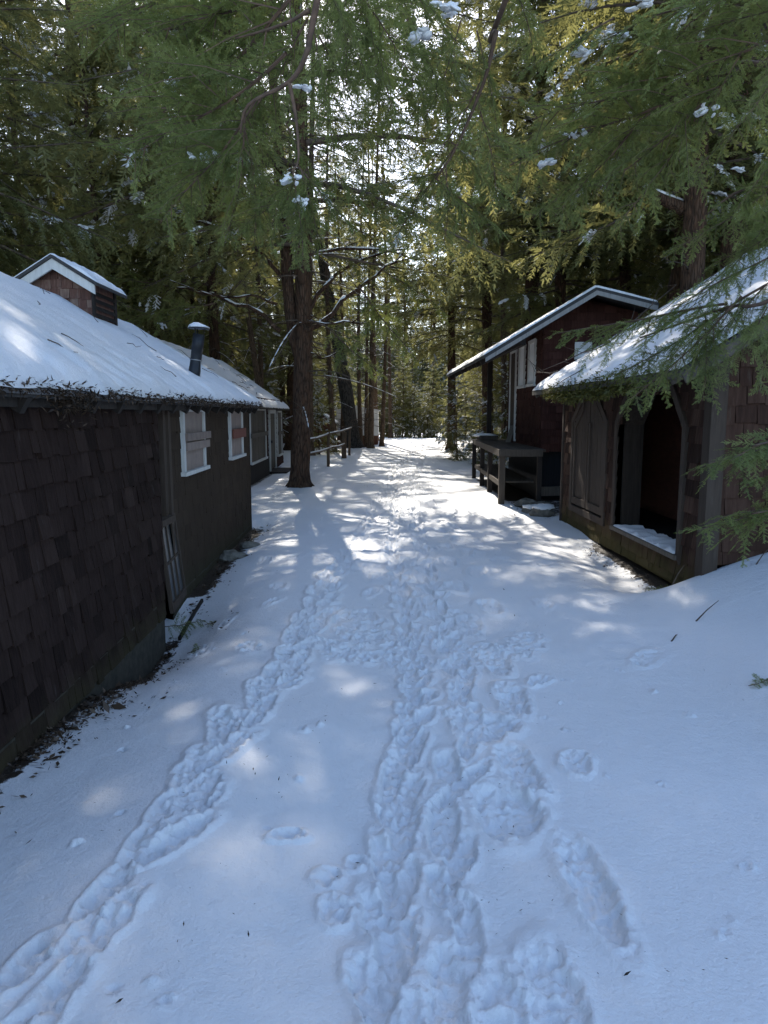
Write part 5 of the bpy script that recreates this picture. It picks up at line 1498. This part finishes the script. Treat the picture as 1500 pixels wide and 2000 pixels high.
# small sprigs and twigs lying on or poking through the snow
def sprig(px, py, l, ang, label, k=0, z=0.03):
    p = at(px, py, 5); e = Vector((0, 0, 1.55)); d = p - e
    t = (z - 1.55) / d.z
    for _ in range(6):
        q = e + d * t; t = (gz(q.x, q.y) + z - 1.55) / d.z
    q = e + d * t
    root = empty('hemlock_sprig', tuple(q)); tag(root, label, 'sprig')
    o = link('needles', FG[k][1], root)
    o.rotation_euler = (0.25, -.25, ang); s = l / 1.2; o.scale = (s, s, s * 1.5)
    return root
sprig(400, 1222, .26, .9, 'green hemlock sprig arching out of the snow near the corner of the dark wall', 1, .05)
sprig(320, 1225, .32, .3, 'flat dark sprig lying on the snow right beside the corner of the dark wall', 0)
sprig(365, 1275, .22, .6, 'thin sprig lying below the arching one, nearest the camera on the left', 2)
sprig(1462, 1338, .22, 0.2, 'dark green sprig lying alone on the snow at the right edge', 2)
sprig(1255, 1152, .25, .3, 'sprig lying on the snow at the near bottom edge of the arched shed', 1)
def ground_twig(pts, label):
    m = MB(); m.tube([Vector((x, y, gz(x, y) + h)) for x, y, h in pts], [.006] + [.004] * (len(pts) - 2) + [.002], 5)
    tag(m.build('twig', M['twig'], None, loc=(pts[0][0], pts[0][1], gz(pts[0][0], pts[0][1]))), label, 'twig')
ground_twig([(2.22, 4.95, .0), (2.3, 4.97, .05), (2.42, 5.05, .06)], 'short bent twig poking from the smooth snow bank on the right')
ground_twig([(2.42, 5.9, -.02), (2.46, 5.88, .08), (2.52, 5.9, .14)], 'forked bare seedling in the snow before the near corner of the shed')
ground_twig([(2.95, 5.6, -.02), (3.0, 5.58, .07), (3.06, 5.6, .10)], 'bare seedling in the snow below the side wall of the shed')
ground_twig([(1.95, 4.7, .0), (2.0, 4.75, .02), (2.03, 4.8, .0)], 'small dark scrap of bark on the right snow bank')

# hanging boughs on the long limbs of the forked tree
for a, b, r in [((700, 560, 15.0), (830, 690, 14.6), .2), ((690, 600, 15.0), (800, 640, 14.8), -.3), ((640, 640, 15.1), (760, 720, 14.6), .3), ((740, 520, 15.1), (880, 600, 14.9), .2), ((760, 520, 15.1), (850, 480, 15.2), -.2), ((420, 590, 15.2), (250, 610, 15.3), .2), ((330, 560, 15.4), (180, 520, 15.6), -.2), ((640, 620, 15.2), (700, 660, 14.9), .5), ((700, 590, 15.1), (770, 590, 14.4), .1),
                ((610, 330, 15.2), (760, 360, 15.0), .3), ((600, 230, 15.3), (740, 240, 15.1), -.3), ((600, 130, 15.3), (730, 120, 15.2), .3), ((640, 230, 15.2), (700, 330, 14.6), .6), ((620, 120, 15.2), (690, 220, 14.8), .6), ((690, 130, 15.2), (800, 200, 15.0), .4), ((690, 330, 15.1), (800, 420, 14.9), .4), ((650, 420, 15.1), (750, 470, 14.9), .4), ((640, 30, 15.3), (760, 50, 15.2), .3), ((740, 240, 15.2), (850, 300, 15.0), .4)]:
    bough(ft, at(*a), at(*b), r, snow=RB.choice([0, 1, 2]))
